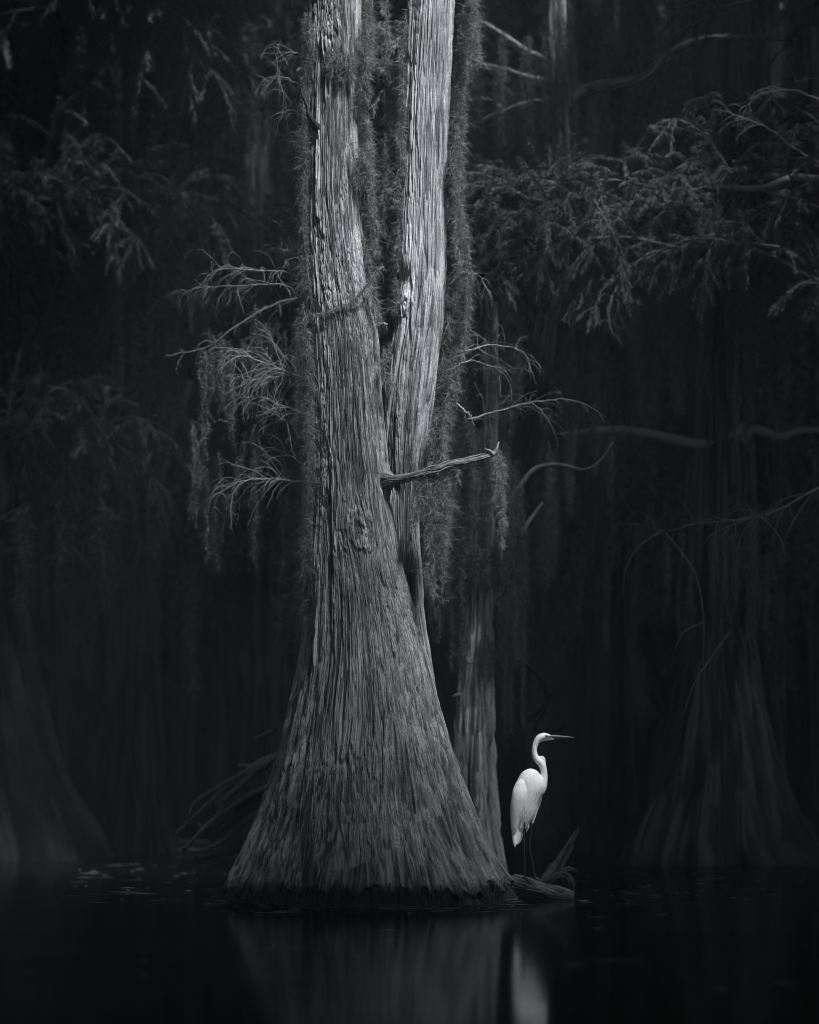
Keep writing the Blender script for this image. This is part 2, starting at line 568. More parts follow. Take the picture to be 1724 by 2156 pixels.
tree = thing("twin_cypress_tree", "large twin-stemmed cypress with shaggy pale bark and a wide flared base", "tree", (-0.27, YT, 0))
mb = MB()
bark_trunk(mb, LEFT, YT, 1800, -0.2, 6.6, 1250, 3, 1.75, circ_base=4.2, flute=(17, 0.20, 0.85), knots=[(757, 1128, 1.0), (706, 95, 0.9)], tide=(0.075, 0.05))
mb.build("trunk", M_BARK, tree)
mb = MB()
bark_trunk(mb, RIGHT, YT + 0.10, 800, 0.35, 6.6, 1150, 29, 0.95, amp=0.9, knots=[(856, 645, 0.45)], dy=([0, 1.6, 3.0, 7.3], [0.06, 0.06, 0.02, 0.0]))
mb.build("stem", M_BARK, tree)

# broken branch with its collar
mb = MB()
bp_ = PL([(800, 1008, 11.99), (823, 1010, 11.86), (845, 1008, 11.83), (872, 1001, 11.80), (905, 991, 11.79), (925, 987, 11.78), (940, 980, 11.78), (985, 972, 11.79), (1010, 965, 11.80), (1040, 957, 11.82)], YT)
rough_tube(mb, bp_, [0.075, 0.058, 0.025, 0.018, 0.015, 0.021, 0.017, 0.014, 0.014, 0.009], 90, 420, 401, 0.8, 0.42, lump=.28)
bp_ = resample(bp_, 70)
for k in range(7):                      # split strips of bark along it
    a = rng.uniform(0, 6.28)
    i0 = rng.integers(12, 50)
    pp = bp_[i0:i0 + 18] + np.array([0, 0.024 * math.cos(a), 0.024 * math.sin(a)])
    tube(mb, pp, [0.002, 0.006, 0.006, 0.001], 6, 0.2, rng, tone=0.4 + 0.5 * rng.random())
tube(mb, resample(PL([(1036, 958), (1044, 948), (1050, 930)], 11.82), 12), [0.013, 0.009, 0.005], 8, 0.12, rng, tone=0.7)
tube(mb, resample(PL([(1040, 957), (1033, 950), (1020, 944)], 11.80), 10), [0.011, 0.008, 0.002], 8, 0.12, rng, tone=0.7)
mb.build("broken_branch", M_DEAD, tree)
mb = MB()
rough_tube(mb, PL([(676, 275, 11.95), (660, 262, 11.84), (652, 246, 11.80), (647, 222, 11.79), (640, 205, 11.79), (632, 184, 11.79)], YT), [0.04, 0.030, 0.018, 0.014, 0.010, 0.002], 50, 160, 402, 0.6, .4, lump=.3)
mb.build("branch_stub", M_STUB, tree)
mb = MB()
tube(mb, resample(PL([(800, 690, 11.86), (806, 682, 11.82), (815, 683, 11.80)], YT), 8), [0.012, 0.009, 0.004], 8, 0.1, rng, tone=0.9)
tube(mb, resample(PL([(810, 700, 11.86), (812, 690, 11.82), (808, 679, 11.80)], YT), 8), [0.012, 0.009, 0.006], 8, 0.1, rng, tone=0.9)
mb.build("snag", M_DEAD, tree)
# hanging rootlets at the waterline
mb = MB()
for k in range(420):
    px = 476 + 600 * rng.random()
    f = (px - 773) / 300.0
    a = math.asin(np.clip(f, -0.999, 0.999))
    r = 0.5 * (1066 - 476) / 344 + 0.005
    x0 = (773 - 862) / 344 + r * math.sin(a)
    y0 = YT - r * 0.96 * math.cos(a)
    z0 = rng.uniform(0.02, 0.12)
    pp = np.array([[x0, y0 + 0.06, z0 + 0.03], [x0 + rng.normal(0, .01), y0 + 0.02, z0], [x0 + rng.normal(0, .03), y0 + 0.01, z0 * 0.4], [x0 + rng.normal(0, .04), y0 - 0.005, -0.03]])
    tube(mb, resample(pp, 6), [0.0025, 0.002, 0.001], 4, 0, None, tone=rng.random(), cap=False)
o = mb.build("root_fringe", M_ROOT, tree)
o["kind"] = "stuff"


# ------------------------------------------------------------------ twig sprays on the big tree
def twiglet(mb, rng, p, d, L, r, droop, depth=0):
    """kinked, forking, drooping twig"""
    pts = [np.array(p)]
    d = d / np.linalg.norm(d)
    m = 9 if depth == 0 else 6
    for s in range(m):
        pts.append(pts[-1] + d * L / m)
        d = d + np.array([0, 0, -droop * (0.10 + 0.05 * s)]) + rng.normal(0, 0.13, 3)
        d = d / np.linalg.norm(d)
        if depth < 2 and s > 0 and rng.random() < (0.42 if depth == 0 else 0.25):
            dd = d + rng.normal(0, 0.55, 3) + np.array([0, 0, rng.uniform(-.3, .25)])
            twiglet(mb, rng, pts[-1], dd, L * rng.uniform(0.2, 0.5) * (1 - s / m * .6), r * 0.65, droop * 1.2, depth + 1)
    tube(mb, np.array(pts), [r, r * 0.75, r * 0.45], 4 if depth == 0 else 3, 0, rng, tone=0.25 + 0.75 * rng.random(), cap=False)


def spray(mb, rng, path, r0, n, slen, droop=0.5, sub=True, spread=0.45):
    path = resample(path, 40)
    path[1:] += np.cumsum(rng.normal(0, 0.004, (39, 3)), 0) * 0.7
    tube(mb, path, [r0 * .85, r0 * 0.5, r0 * 0.2], 5, 0.12, rng, tone=0.6)
    T, Nn, B = frames(path)
    for k in range(int(n * 2.2)):
        t = 0.12 + 0.86 * rng.random()
        i = min(38, int(t * 39))
        L = slen * (1.05 - 0.55 * t) * rng.uniform(0.25, 1.15)
        d = T[i] * rng.uniform(0.1, 1.0) + rng.normal(0, spread, 3) * np.array([0.9, 1.1, 0.9]) + np.array([0, 0, rng.uniform(-.3, .35)])
        twiglet(mb, rng, path[i], d, L, max(0.0012, r0 * 0.19), droop * rng.uniform(0.5, 1.2))


SPR = [([(650, 600), (600, 576), (540, 570), (480, 566), (440, 580), (405, 622)], 0.009, 20, 0.45),
       ([(640, 640), (600, 600), (560, 596), (500, 600), (430, 605), (385, 616), (362, 650)], 0.008, 16, 0.35),
       ([(655, 812), (636, 795), (610, 785), (560, 765), (500, 758), (462, 798)], 0.010, 26, 0.42),
       ([(655, 800), (630, 790), (590, 788), (540, 800), (510, 812)], 0.007, 18, 0.36),
       ([(655, 882), (620, 862), (590, 850), (540, 835), (500, 850)], 0.008, 18, 0.34),
       ([(655, 880), (625, 885), (595, 878), (570, 870), (545, 872)], 0.007, 10, 0.34),
       ([(655, 1008), (600, 1010), (540, 1003), (490, 1010), (455, 1040), (443, 1075)], 0.010, 14, 0.45),
       ([(655, 1000), (630, 975), (590, 965), (560, 980), (548, 1010)], 0.006, 8, 0.3),
       ([(650, 560), (620, 540), (590, 522), (565, 522)], 0.006, 9, 0.28),
       ([(650, 130), (620, 110), (590, 130), (570, 170)], 0.005, 7, 0.3),
       ([(650, 190), (610, 165), (580, 160), (555, 190)], 0.006, 8, 0.3),
       ([(645, 250), (615, 235), (590, 250), (585, 290)], 0.005, 6, 0.3)]
for pts, r0, n, sl in SPR:
    mb = MB()
    spray(mb, rng, PL([(p[0], p[1], 11.93 + 0.05 * k) for k, p in enumerate(pts)], 12.0), r0, n, sl, 0.75)
    mb.build("twig_spray", M_TWIG, tree)
SPR2 = [([(935, 740, 12.2), (985, 745, 12.3), (1040, 738, 12.4), (1095, 755, 12.5), (1120, 800, 12.5)], 0.006, 14, 0.35),
        ([(985, 882, 12.6), (1040, 865, 12.7), (1100, 845, 12.8), (1160, 840, 12.9), (1225, 850, 13.0), (1275, 878, 13.1)], 0.008, 12, 0.25),
        ([(1115, 845, 12.8), (1140, 870, 12.8), (1155, 905, 12.8), (1165, 930, 12.8)], 0.006, 5, 0.18),
        ([(920, 650, 12.2), (975, 575, 12.3), (1010, 585, 12.4), (1040, 630, 12.4)], 0.006, 10, 0.3),
        ([(940, 780, 12.3), (1000, 760, 12.5), (1060, 790, 12.6), (1075, 840, 12.7)], 0.006, 10, 0.3),
        ([(960, 850, 12.15), (985, 870, 12.1), (1000, 888, 12.1)], 0.006, 4, 0.12)]
for pts, r0, n, sl in SPR2:
    mb = MB()
    spray(mb, rng, PL(pts, 12.0), r0, n, sl, 0.6)
    mb.build("twig_spray", M_TWIG, tree)

# ------------------------------------------------------------------ near Spanish moss, each hank a thing
GM = "hanks of spanish moss on and around the big cypress"


def moss_thing(label, strands, matl=M_MOSS, name="spanish_moss", group=GM):
    mb = MB()
    for s in strands:
        moss(mb, rng, s[0], s[1], **(s[2] if len(s) > 2 else {}))
    return tag(mb.build(name, matl), label, "moss", group)


def edge_strands(px_fn, py0, py1, Y, n, width, seg=(60, 220), rad=0.02, dens=2600, jy=0.08):
    out = []
    for k in range(n):
        a = py0 + (py1 - py0) * rng.random()
        b = min(py1 + 20, a + rng.uniform(*seg))
        off = rng.uniform(-0.5, 0.5) * width
        yy = Y + rng.normal(0, jy)
        m = 5
        pys = np.linspace(a, b, m)
        pts = [P(px_fn(p) + off + rng.normal(0, width * 0.12), p, yy) for p in pys]
        out.append((np.array(pts), [rad * 0.8, rad, rad * 0.7, rad * 0.25], dict(dens=dens, threads=2)))
    return out


lf = lambda p: np.interp(p, [q[0] for q in LEFT], [q[1] for q in LEFT])
lr = lambda p: np.interp(p, [q[0] for q in LEFT], [q[2] for q in LEFT])
rf = lambda p: np.interp(p, [q[0] for q in RIGHT], [q[1] for q in RIGHT])
rr_ = lambda p: np.interp(p, [q[0] for q in RIGHT], [q[2] for q in RIGHT])
moss_thing("long grey moss fringe along the outer edge of the thicker stem",
           edge_strands(lambda p: lf(p) - 3, -60, 1200, 11.93, 40, 14, rad=0.017, dens=2100) + edge_strands(lambda p: lf(p) - 1, 1150, 1280, 11.95, 3, 8, rad=0.012))
moss_thing("thick moss fringe on the inner edge of the thicker stem, above the fork",
           edge_strands(lambda p: lr(p) + 17, -60, 520, 11.97, 22, 18, rad=0.017, dens=1700) + edge_strands(lambda p: lr(p) + 8, 450, 660, 11.95, 5, 10, rad=0.015))
moss_thing("broad moss curtain down the outer edge of the slimmer stem",
           edge_strands(lambda p: rr_(p) + 26 + 8 * math.sin(p * 0.013), -60, 960, 12.06, 52, 40, (60, 240), 0.020, dens=1600))
moss_thing("thin moss wisps along the inner edge of the slimmer stem", edge_strands(lambda p: rf(p) - 5, -60, 640, 12.03, 11, 7, rad=0.013, dens=1500))
moss_thing("dark moss clump filling the fork between the two stems", edge_strands(lambda p: 812 + 0.0 * p, 700, 800, 11.95, 7, 26, (30, 70), 0.02, dens=1500))
moss_thing("ragged moss beard hanging under the broken branch, near the trunk",
           [(PL([(880 + i * 8 + rng.normal(0, 3), 1002 - i * 2, 11.81), (883 + i * 8, 1060, 11.80), (880 + i * 8 + rng.normal(0, 6), 1000 + Lm, 11.80)], YT), [0.02, 0.034, 0.03, 0.01], dict(dens=3400))
            for i, Lm in enumerate([70, 110, 160, 245, 215, 190, 175, 165, 120])]
           + [(PL([(935, 1150, 11.8), (934, 1200, 11.8), (935, 1272, 11.8)], YT), [0.008, 0.004, 0.008], dict(dens=420, threads=1)),
              (PL([(905, 1180, 11.8), (912, 1220, 11.8), (918, 1262, 11.8)], YT), [0.02, 0.012, 0.004], dict(dens=900, threads=1))])
moss_thing("single moss rope hanging from the tip of the broken branch",
           [(PL([(1046, 946, 11.82), (1056, 980, 11.81), (1052, 1030, 11.80), (1056, 1080, 11.80), (1051, 1150, 11.80)], YT), [0.02, 0.03, 0.028, 0.018, 0.006], dict(dens=5200, fl=(.02, .045))),
            (PL([(1040, 958, 11.80), (1047, 1000, 11.79), (1058, 1060, 11.80)], YT), [0.012, 0.024, 0.01], dict(dens=3000))])
moss_thing("small curled moss tuft dangling midway along the broken branch", [(PL([(962, 976, 11.80), (963, 1000, 11.78), (961, 1018, 11.78)], YT), [0.006, 0.010, 0.012], dict(dens=1500, threads=2))])
moss_thing("thin moss string draped slantwise across the face of the thicker stem",
           [(np.array([P(805, 560, 11.93), P(780, 590, 11.80), P(748, 630, 11.80), P(712, 652, 11.80), P(675, 662, 11.83), P(648, 668, 11.92)]) + np.array([0, -0.012, 0]), [0.008, 0.012, 0.012, 0.01], dict(dens=1500, wig=0.004))])
moss_thing("moss patch caught below the dark scar high on the thicker stem",
           [(PL([(690 + i * 11, 105 + 5 * (i % 2), 11.83), (688 + i * 11, 140, 11.82), (690 + i * 11, 150 + 12 * (i % 3), 11.83)], YT), [0.012, 0.02, 0.006], dict(dens=1800)) for i in range(6)])
moss_thing("moss tangle spreading over the bark beside the inner fringe, higher up",
           [(PL([(742 + i * 9, 300 + 6 * i, 11.84 + 0.01 * i), (746 + i * 8, 330, 11.84), (749 + i * 7, 375 + 10 * i, 11.85)], YT), [0.010, 0.018, 0.006], dict(dens=1500)) for i in range(4)])

for label, pts, rad, dn in [
    ("thin moss strand hanging from the lowest twig spray, at its outer tip", [(448, 1060, 12.6), (455, 1110, 12.6), (452, 1150, 12.6), (462, 1200, 12.6)], [0.010, 0.022, 0.018, 0.004], 1300),
    ("thin moss strand under the middle of the lowest twig spray", [(525, 1020, 12.5), (527, 1070, 12.5), (524, 1120, 12.5), (526, 1170, 12.5)], [0.008, 0.014, 0.012, 0.004], 1000),
    ("wispy moss strand hanging under the lowest spray close to the trunk", [(600, 1010, 12.4), (602, 1040, 12.4), (598, 1080, 12.4)], [0.006, 0.012, 0.006], 900),
    ("long moss strand beside the trunk below the top twigs", [(592, 270, 12.6), (590, 340, 12.6), (594, 410, 12.6), (588, 500, 12.6)], [0.02, 0.03, 0.022, 0.006], 1500),
    ("short moss tuft hugging the trunk under the top twigs", [(618, 260, 12.4), (620, 330, 12.4), (612, 390, 12.4)], [0.03, 0.04, 0.01], 1500),
    ("moss strand dropping from the paired middle twig sprays", [(547, 850, 12.5), (545, 920, 12.5), (546, 980, 12.5)], [0.008, 0.012, 0.005], 900),
    ("longer moss strand dropping past the paired middle twig sprays", [(600, 860, 12.5), (603, 940, 12.5), (601, 1000, 12.5)], [0.012, 0.016, 0.008], 1000),
    ("moss strand hung between the stems, seen through the gap", [(815, 0, 12.8), (812, 80, 12.8), (818, 170, 12.8)], [0.02, 0.02, 0.006], 1500),
    ("lower moss strand in the gap between the stems", [(808, 280, 12.8), (812, 360, 12.8), (806, 470, 12.8)], [0.014, 0.02, 0.005], 1500),
]:
    moss_thing(label, [(PL(pts, YT), rad, dict(dens=dn))])

# ------------------------------------------------------------------ young cypress just behind
YY = 14.3
YOUNG = [(700, 1018, 1046), (850, 1016, 1046), (940, 1012, 1045), (1000, 1010, 1045), (1100, 1002, 1046), (1200, 990, 1038), (1300, 984, 1036), (1400, 972, 1036), (1450, 965, 1037), (1550, 955, 1040),
         (1650, 948, 1044), (1750, 945, 1054), (1830, 940, 1068), (1850, 930, 1078), (1890, 925, 1085)]
young = thing("young_cypress_tree", "slim moss-wrapped cypress close behind the big twin trunk", "tree", (P(1000, 1850, YY)[0], YY, 0))
mb = MB()
bark_trunk(mb, YOUNG, YY, 420, -0.12, 4.2, 700, 61, 0.75, flute=(9, 0.07, 0.7), scale=1.25, amp=1.5)
mb.build("trunk", M_BARK2, young)
mb = MB()
tube(mb, resample(PL([(972, 1463, YY - .05), (962, 1462, YY - .09), (953, 1465, YY - .12)], YY), 8), [0.016, 0.013, 0.006], 8, 0.1, rng, tone=1.0)
mb.build("stub", M_DEAD, young)
mb = MB()
tube(mb, resample(PL([(1045, 1105, YY), (1090, 1030, YY - .1), (1130, 985, YY - .1), (1170, 978, YY - .1), (1240, 986, YY - .1), (1265, 968, YY - .1), (1290, 930, YY - .1)], YY), 40), [0.02, 0.018, 0.016, 0.012, 0.008], 8, 0.1, rng, tone=0.5)
mb.build("branch", M_DEAD, young)
mb = MB()
tube(mb, resample(PL([(1040, 1175, YY), (1095, 1125, YY), (1115, 1095, YY), (1142, 1058, YY)], YY), 24), [0.026, 0.022, 0.018, 0.008], 8, 0.1, rng, tone=0.7)
mb.build("branch", M_DEAD, young)
mb = MB()
tube(mb, resample(PL([(985, 1395, YY - .1), (1010, 1398, YY - .14), (1032, 1422, YY - .12)], YY), 12), [0.006, 0.005, 0.003], 6, 0.1, rng, tone=0.9)
mb.build("twig", M_TWIG, young)

YGROUP = "moss curtains over the slim cypress"


def curtain(x0, x1, t0, t1, b0, b1, Y, n, rad, dens=1700, jy=0.12, taper=True, fl=(.025, .06), fw=0.002):
    out = []
    for k in range(n):
        x = rng.uniform(x0, x1)
        a, b = rng.uniform(t0, t1), rng.uniform(b0, b1)
        y = Y + rng.normal(0, jy)
        m = 4
        pts = [P(x + rng.normal(0, 3), a + (b - a) * i / (m - 1), y) for i in range(m)]
        out.append((np.array(pts), [rad * 0.7, rad, rad * 0.8, rad * 0.2], dict(dens=dens, threads=2, fl=fl, fw=fw)))
    return out


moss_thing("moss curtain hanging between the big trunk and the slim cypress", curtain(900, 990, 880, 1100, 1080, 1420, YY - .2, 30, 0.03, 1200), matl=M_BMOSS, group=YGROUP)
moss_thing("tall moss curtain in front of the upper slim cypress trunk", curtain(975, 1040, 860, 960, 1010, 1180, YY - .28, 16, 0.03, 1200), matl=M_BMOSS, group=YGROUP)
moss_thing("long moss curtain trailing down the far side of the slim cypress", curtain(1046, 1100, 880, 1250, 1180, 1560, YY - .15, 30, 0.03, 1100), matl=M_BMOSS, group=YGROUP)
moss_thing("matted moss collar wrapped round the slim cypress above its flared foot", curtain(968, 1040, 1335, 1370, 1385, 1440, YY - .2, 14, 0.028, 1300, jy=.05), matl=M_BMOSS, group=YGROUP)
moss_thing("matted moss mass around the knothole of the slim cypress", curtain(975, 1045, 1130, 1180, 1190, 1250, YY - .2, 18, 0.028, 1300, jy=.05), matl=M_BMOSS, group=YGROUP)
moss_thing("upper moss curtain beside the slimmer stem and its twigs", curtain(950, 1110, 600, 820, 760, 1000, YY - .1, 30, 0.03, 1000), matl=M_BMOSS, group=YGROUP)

# ------------------------------------------------------------------ foliage boughs
def bough(parent, main, r0, sprays, mleaf, mtwig, leaf=(0.025, 0.065), lw=0.0046, nspray=9, slen=0.7, nl=230, droop=0.55, name="bough", yj=0.5, up=0.35):
    """a limb with drooping leafy side sprays: bough > foliage"""
    mbw, mbl = MB(), MB()
    main = resample(main, 50)
    tube(mbw, main, [r0, r0 * 0.8, r0 * 0.4], 8, 0.08, rng, tone=0.6)
    T, Nn, B = frames(main)
    nspray = int(nspray * 1.7)
    for k in range(nspray):
        t = 0.10 + 0.90 * (k + rng.random()) / nspray
        i = min(48, int(t * 49))
        L = slen * rng.uniform(0.6, 1.3)
        d = T[i] * rng.uniform(0.2, 1.0) + np.array([rng.normal(0, 0.5), rng.normal(0, yj), rng.normal(up, 0.35)])
        d /= np.linalg.norm(d)
        pts = [main[i]]
        for s in range(12):
            pts.append(pts[-1] + d * L / 12)
            d = d + np.array([0, 0, -droop * (0.10 + 0.035 * s)]) + rng.normal(0, 0.04, 3)
            d /= np.linalg.norm(d)
        pts = np.array(pts)
        tube(mbw, pts, [r0 * 0.28 + .002, 0.003, 0.0015], 4, 0, rng, tone=0.4 + 0.6 * rng.random(), cap=False)
        subs = [pts]
        for c in range(5):
            j = rng.integers(2, 11)
            dd = (pts[j + 1] - pts[j]) * 12 / L + rng.normal(0, 0.6, 3)
            q = [pts[j]]
            for s in range(6):
                q.append(q[-1] + dd / np.linalg.norm(dd) * L * 0.065)
                dd = dd + np.array([0, 0, -droop * 0.3])
            q = np.array(q)
            tube(mbw, q, [0.0025, 0.0012], 3, 0, rng, tone=0.4 + 0.6 * rng.random(), cap=False)
            subs.append(q)
        for q in subs:
            n = nl if q is pts else nl // 2
            s = rng.random(n) * (len(q) - 1.001)
            i2 = s.astype(int)
            f = (s - i2)[:, None]
            c = q[i2] * (1 - f) + q[i2 + 1] * f
            dr = (q[i2 + 1] - q[i2])
            dr /= np.linalg.norm(dr, axis=1)[:, None] + 1e-9
            sd = np.cross(dr, np.array([0, 0, 1.0]) + rng.normal(0, .35, (n, 3)))
            sd /= np.linalg.norm(sd, axis=1)[:, None] + 1e-9
            D = dr * 0.75 + sd * rng.choice([-1, 1], n)[:, None] * rng.uniform(.3, .8, n)[:, None] + rng.normal(0, 0.16, (n, 3))
            D[:, 2] -= 0.30
            Ls = rng.uniform(leaf[0], leaf[1], n)
            tn = np.clip(rng.normal(0.5, 0.22, n), 0, 1)
            ribbons(mbl, c, D, Ls, np.full(n, lw) * rng.uniform(.6, 1.3, n), rng.normal(0, .4, (n, 3)), 3, rng, [0.25, 1.0, 0.8, 0.05], tn, grav=0.7)
    w = mbw.build(name, mtwig, parent)
    mbl.build("foliage", mleaf, w)
    return w


# leafy tree that reaches in from beyond the frame on the far side of the bird
YB = 14.6
leafy = thing("leafy_cypress_tree", "leafy cypress reaching its long limbs in above the white egret", "tree", (P(1905, 1845, YB)[0], YB, 0))
mb = MB()
bark_trunk(mb, [(-600, 1880, 1945), (600, 1868, 1950), (1300, 1850, 1975), (1700, 1800, 2040), (1850, 1750, 2100), (1900, 1740, 2110)], YB, 160, -0.1, 8, 300, 81, 1.0, flute=(9, .1, .7), scale=2)
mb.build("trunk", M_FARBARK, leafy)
bough(leafy, PL([(1880, 385), (1724, 378), (1650, 372), (1590, 371), (1520, 383), (1460, 405), (1410, 430), (1375, 455)], YB), 0.034, None, M_LEAF, M_FTWIG, nspray=12, slen=0.75)
bough(leafy, PL([(1660, 375), (1600, 395), (1530, 395), (1470, 400), (1400, 450), (1340, 500), (1270, 520), (1190, 540)], YB - .2), 0.024, None, M_LEAF, M_FTWIG, nspray=16, slen=0.7)
bough(leafy, PL([(1880, 620), (1724, 590), (1600, 530), (1500, 520), (1420, 530), (1340, 555), (1290, 590)], YB + .2), 0.018, None, M_LEAF, M_FTWIG, nspray=15, slen=0.6)
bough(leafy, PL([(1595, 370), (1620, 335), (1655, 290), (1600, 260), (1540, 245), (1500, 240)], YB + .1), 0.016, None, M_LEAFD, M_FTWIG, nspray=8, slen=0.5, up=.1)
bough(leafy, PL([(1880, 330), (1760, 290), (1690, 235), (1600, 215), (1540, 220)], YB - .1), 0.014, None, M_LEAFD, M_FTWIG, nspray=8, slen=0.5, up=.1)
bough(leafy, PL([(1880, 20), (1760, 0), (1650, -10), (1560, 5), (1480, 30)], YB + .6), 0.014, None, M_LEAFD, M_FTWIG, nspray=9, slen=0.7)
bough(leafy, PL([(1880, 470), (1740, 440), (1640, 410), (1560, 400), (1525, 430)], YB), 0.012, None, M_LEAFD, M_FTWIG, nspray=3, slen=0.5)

bough(leafy, PL([(1480, 430), (1380, 440), (1280, 445), (1180, 430), (1080, 415), (1000, 425)], YB - .3), 0.016, None, M_LEAF, M_FTWIG, nspray=18, slen=0.55, up=.15)
bough(leafy, PL([(1420, 520), (1320, 500), (1220, 505), (1120, 520), (1030, 545), (975, 590)], YB - .4), 0.014, None, M_LEAF, M_FTWIG, nspray=18, slen=0.55, up=.15)
bough(leafy, PL([(1380, 395), (1300, 380), (1200, 385), (1100, 380), (1010, 395)], YB - .1), 0.012, None, M_LEAF, M_FTWIG, nspray=15, slen=0.5, up=.05)
bough(leafy, PL([(1640, 520), (1560, 510), (1480, 520), (1400, 530), (1320, 560)], YB - .3), 0.012, None, M_LEAF, M_FTWIG, nspray=15, slen=0.5, up=.05)
bough(leafy, PL([(1500, 470), (1400, 480), (1300, 470), (1200, 475), (1100, 480)], YB + .2), 0.012, None, M_LEAFD, M_FTWIG, nspray=14, slen=0.6, up=.1)
for pts in [[(1880, 610), (1800, 598), (1724, 596), (1680, 598)], [(1240, 410), (1270, 450), (1300, 500), (1310, 520)], [(1300, 600), (1280, 640), (1278, 690)],
            [(1560, 515), (1500, 508), (1440, 512), (1380, 540)], [(1700, 330), (1660, 300), (1600, 262), (1545, 250), (1500, 238)], [(1724, 210), (1660, 190), (1600, 200), (1560, 230)]]:
    mb = MB()
    spray(mb, rng, PL(pts, YB - .5), 0.008, 10, 0.35, 0.6)
    mb.build("bare_twig", M_TWIG, leafy)

# pale snag tree high behind the slimmer stem, with a bough of leaves in front
YS = 16.0
snag = thing("pale_snag_tree", "pale bare-topped cypress with a crooked limb, behind the slimmer stem", "tree", (P(1175, 1820, YS)[0], YS, 0))
mb = MB()
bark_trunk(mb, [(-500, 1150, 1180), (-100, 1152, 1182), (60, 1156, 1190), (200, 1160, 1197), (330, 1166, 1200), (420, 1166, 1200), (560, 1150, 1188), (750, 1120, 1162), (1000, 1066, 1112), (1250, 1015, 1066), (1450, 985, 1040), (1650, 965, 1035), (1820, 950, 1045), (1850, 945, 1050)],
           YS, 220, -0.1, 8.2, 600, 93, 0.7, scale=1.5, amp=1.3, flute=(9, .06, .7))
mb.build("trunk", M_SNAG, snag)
for pts, r in [([(1180, 210), (1197, 203), (1230, 188), (1290, 176), (1362, 158), (1380, 140), (1420, 105), (1480, 84), (1560, 80), (1680, 82)], [0.04, 0.04, 0.036, 0.032, 0.026, 0.022, 0.015]),
               ([(1165, 140), (1140, 122), (1110, 108), (1060, 75), (1020, 50), (985, 35)], [0.03, 0.028, 0.024, 0.02, 0.012]),
               ([(1165, 175), (1115, 165), (1060, 148), (1020, 140), (975, 137)], [0.028, 0.028, 0.024, 0.018]),
               ([(1165, 210), (1095, 222), (1040, 242), (985, 265)], [0.02, 0.018, 0.014, 0.01]),
               ([(1060, 232), (1040, 215), (1010, 207), (980, 212)], [0.010, 0.008, 0.005])]:
    mb = MB()
    rough_tube(mb, PL(pts, YS), r, 24, 120, 500 + len(pts), .6, .9, lump=.15)
    mb.build("limb", M_DEAD, snag)
bough(snag, PL([(1190, 470), (1120, 440), (1070, 425), (1020, 430), (985, 450)], YS - 1.6), 0.014, None, M_LEAF, M_FTWIG, nspray=15, slen=0.6)
bough(snag, PL([(1200, 530), (1130, 500), (1080, 490), (1010, 530), (975, 560)], YS - 1.8), 0.014, None, M_LEAF, M_FTWIG, nspray=17, slen=0.6)
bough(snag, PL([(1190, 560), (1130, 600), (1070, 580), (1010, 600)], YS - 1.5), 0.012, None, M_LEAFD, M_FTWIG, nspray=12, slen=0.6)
bough(snag, PL([(1200, 400), (1250, 430), (1290, 420), (1330, 440), (1360, 470)], YS - 1.2), 0.012, None, M_LEAF, M_FTWIG, nspray=13, slen=0.55)
bough(snag, PL([(930, 160), (880, 130), (820, 110), (790, 150)], YS - 2.4), 0.010, None, M_LEAF, M_FTWIG, nspray=10, slen=0.45)
bough(snag, PL([(900, 430), (850, 400), (815, 420), (790, 470)], YS - 2.4), 0.010, None, M_LEAFD, M_FTWIG, nspray=8, slen=0.4)

# ------------------------------------------------------------------ the dim trees further back
FAR = "dim cypresses further back in the swamp"


def far_tree(label, prof, Y, nu=120, nz=260, flute=None, limbs=(), m=M_FARBARK, seed=100, z1=15, scale=2.4):
    pr = sorted(prof)
    t = thing("cypress_tree", label, "tree", (P((pr[-1][1] + pr[-1][2]) / 2, 0, Y)[0], Y, 0), FAR)
    mb = MB()
    bark_trunk(mb, prof, Y, nu, -0.15, z1, nz, seed, 1.4, flute=flute, scale=scale, amp=1.2)
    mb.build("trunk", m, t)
    for pts, r in limbs:
        mb = MB()
        tube(mb, resample(PL(pts, Y), 40), r, 8, 0.08, rng, tone=0.6)
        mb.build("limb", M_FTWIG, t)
    return t


def col(x0, x1, Y, lean=0, flare=1.9):
    by = HZ + CAMZ * F / Y
    c, h = (x0 + x1) / 2, (x1 - x0) / 2
    return [(-1200, c - h * .8 + lean, c + h * .8 + lean), (0, c - h * .9 + lean * .6, c + h * .9 + lean * .6), (1000, c - h, c + h), (1450, c - h * 1.12, c + h * 1.12), (1650, c - h * 1.4, c + h * 1.4), (by, c - h * flare, c + h * flare), (by + 30, c - h * flare, c + h * flare)]


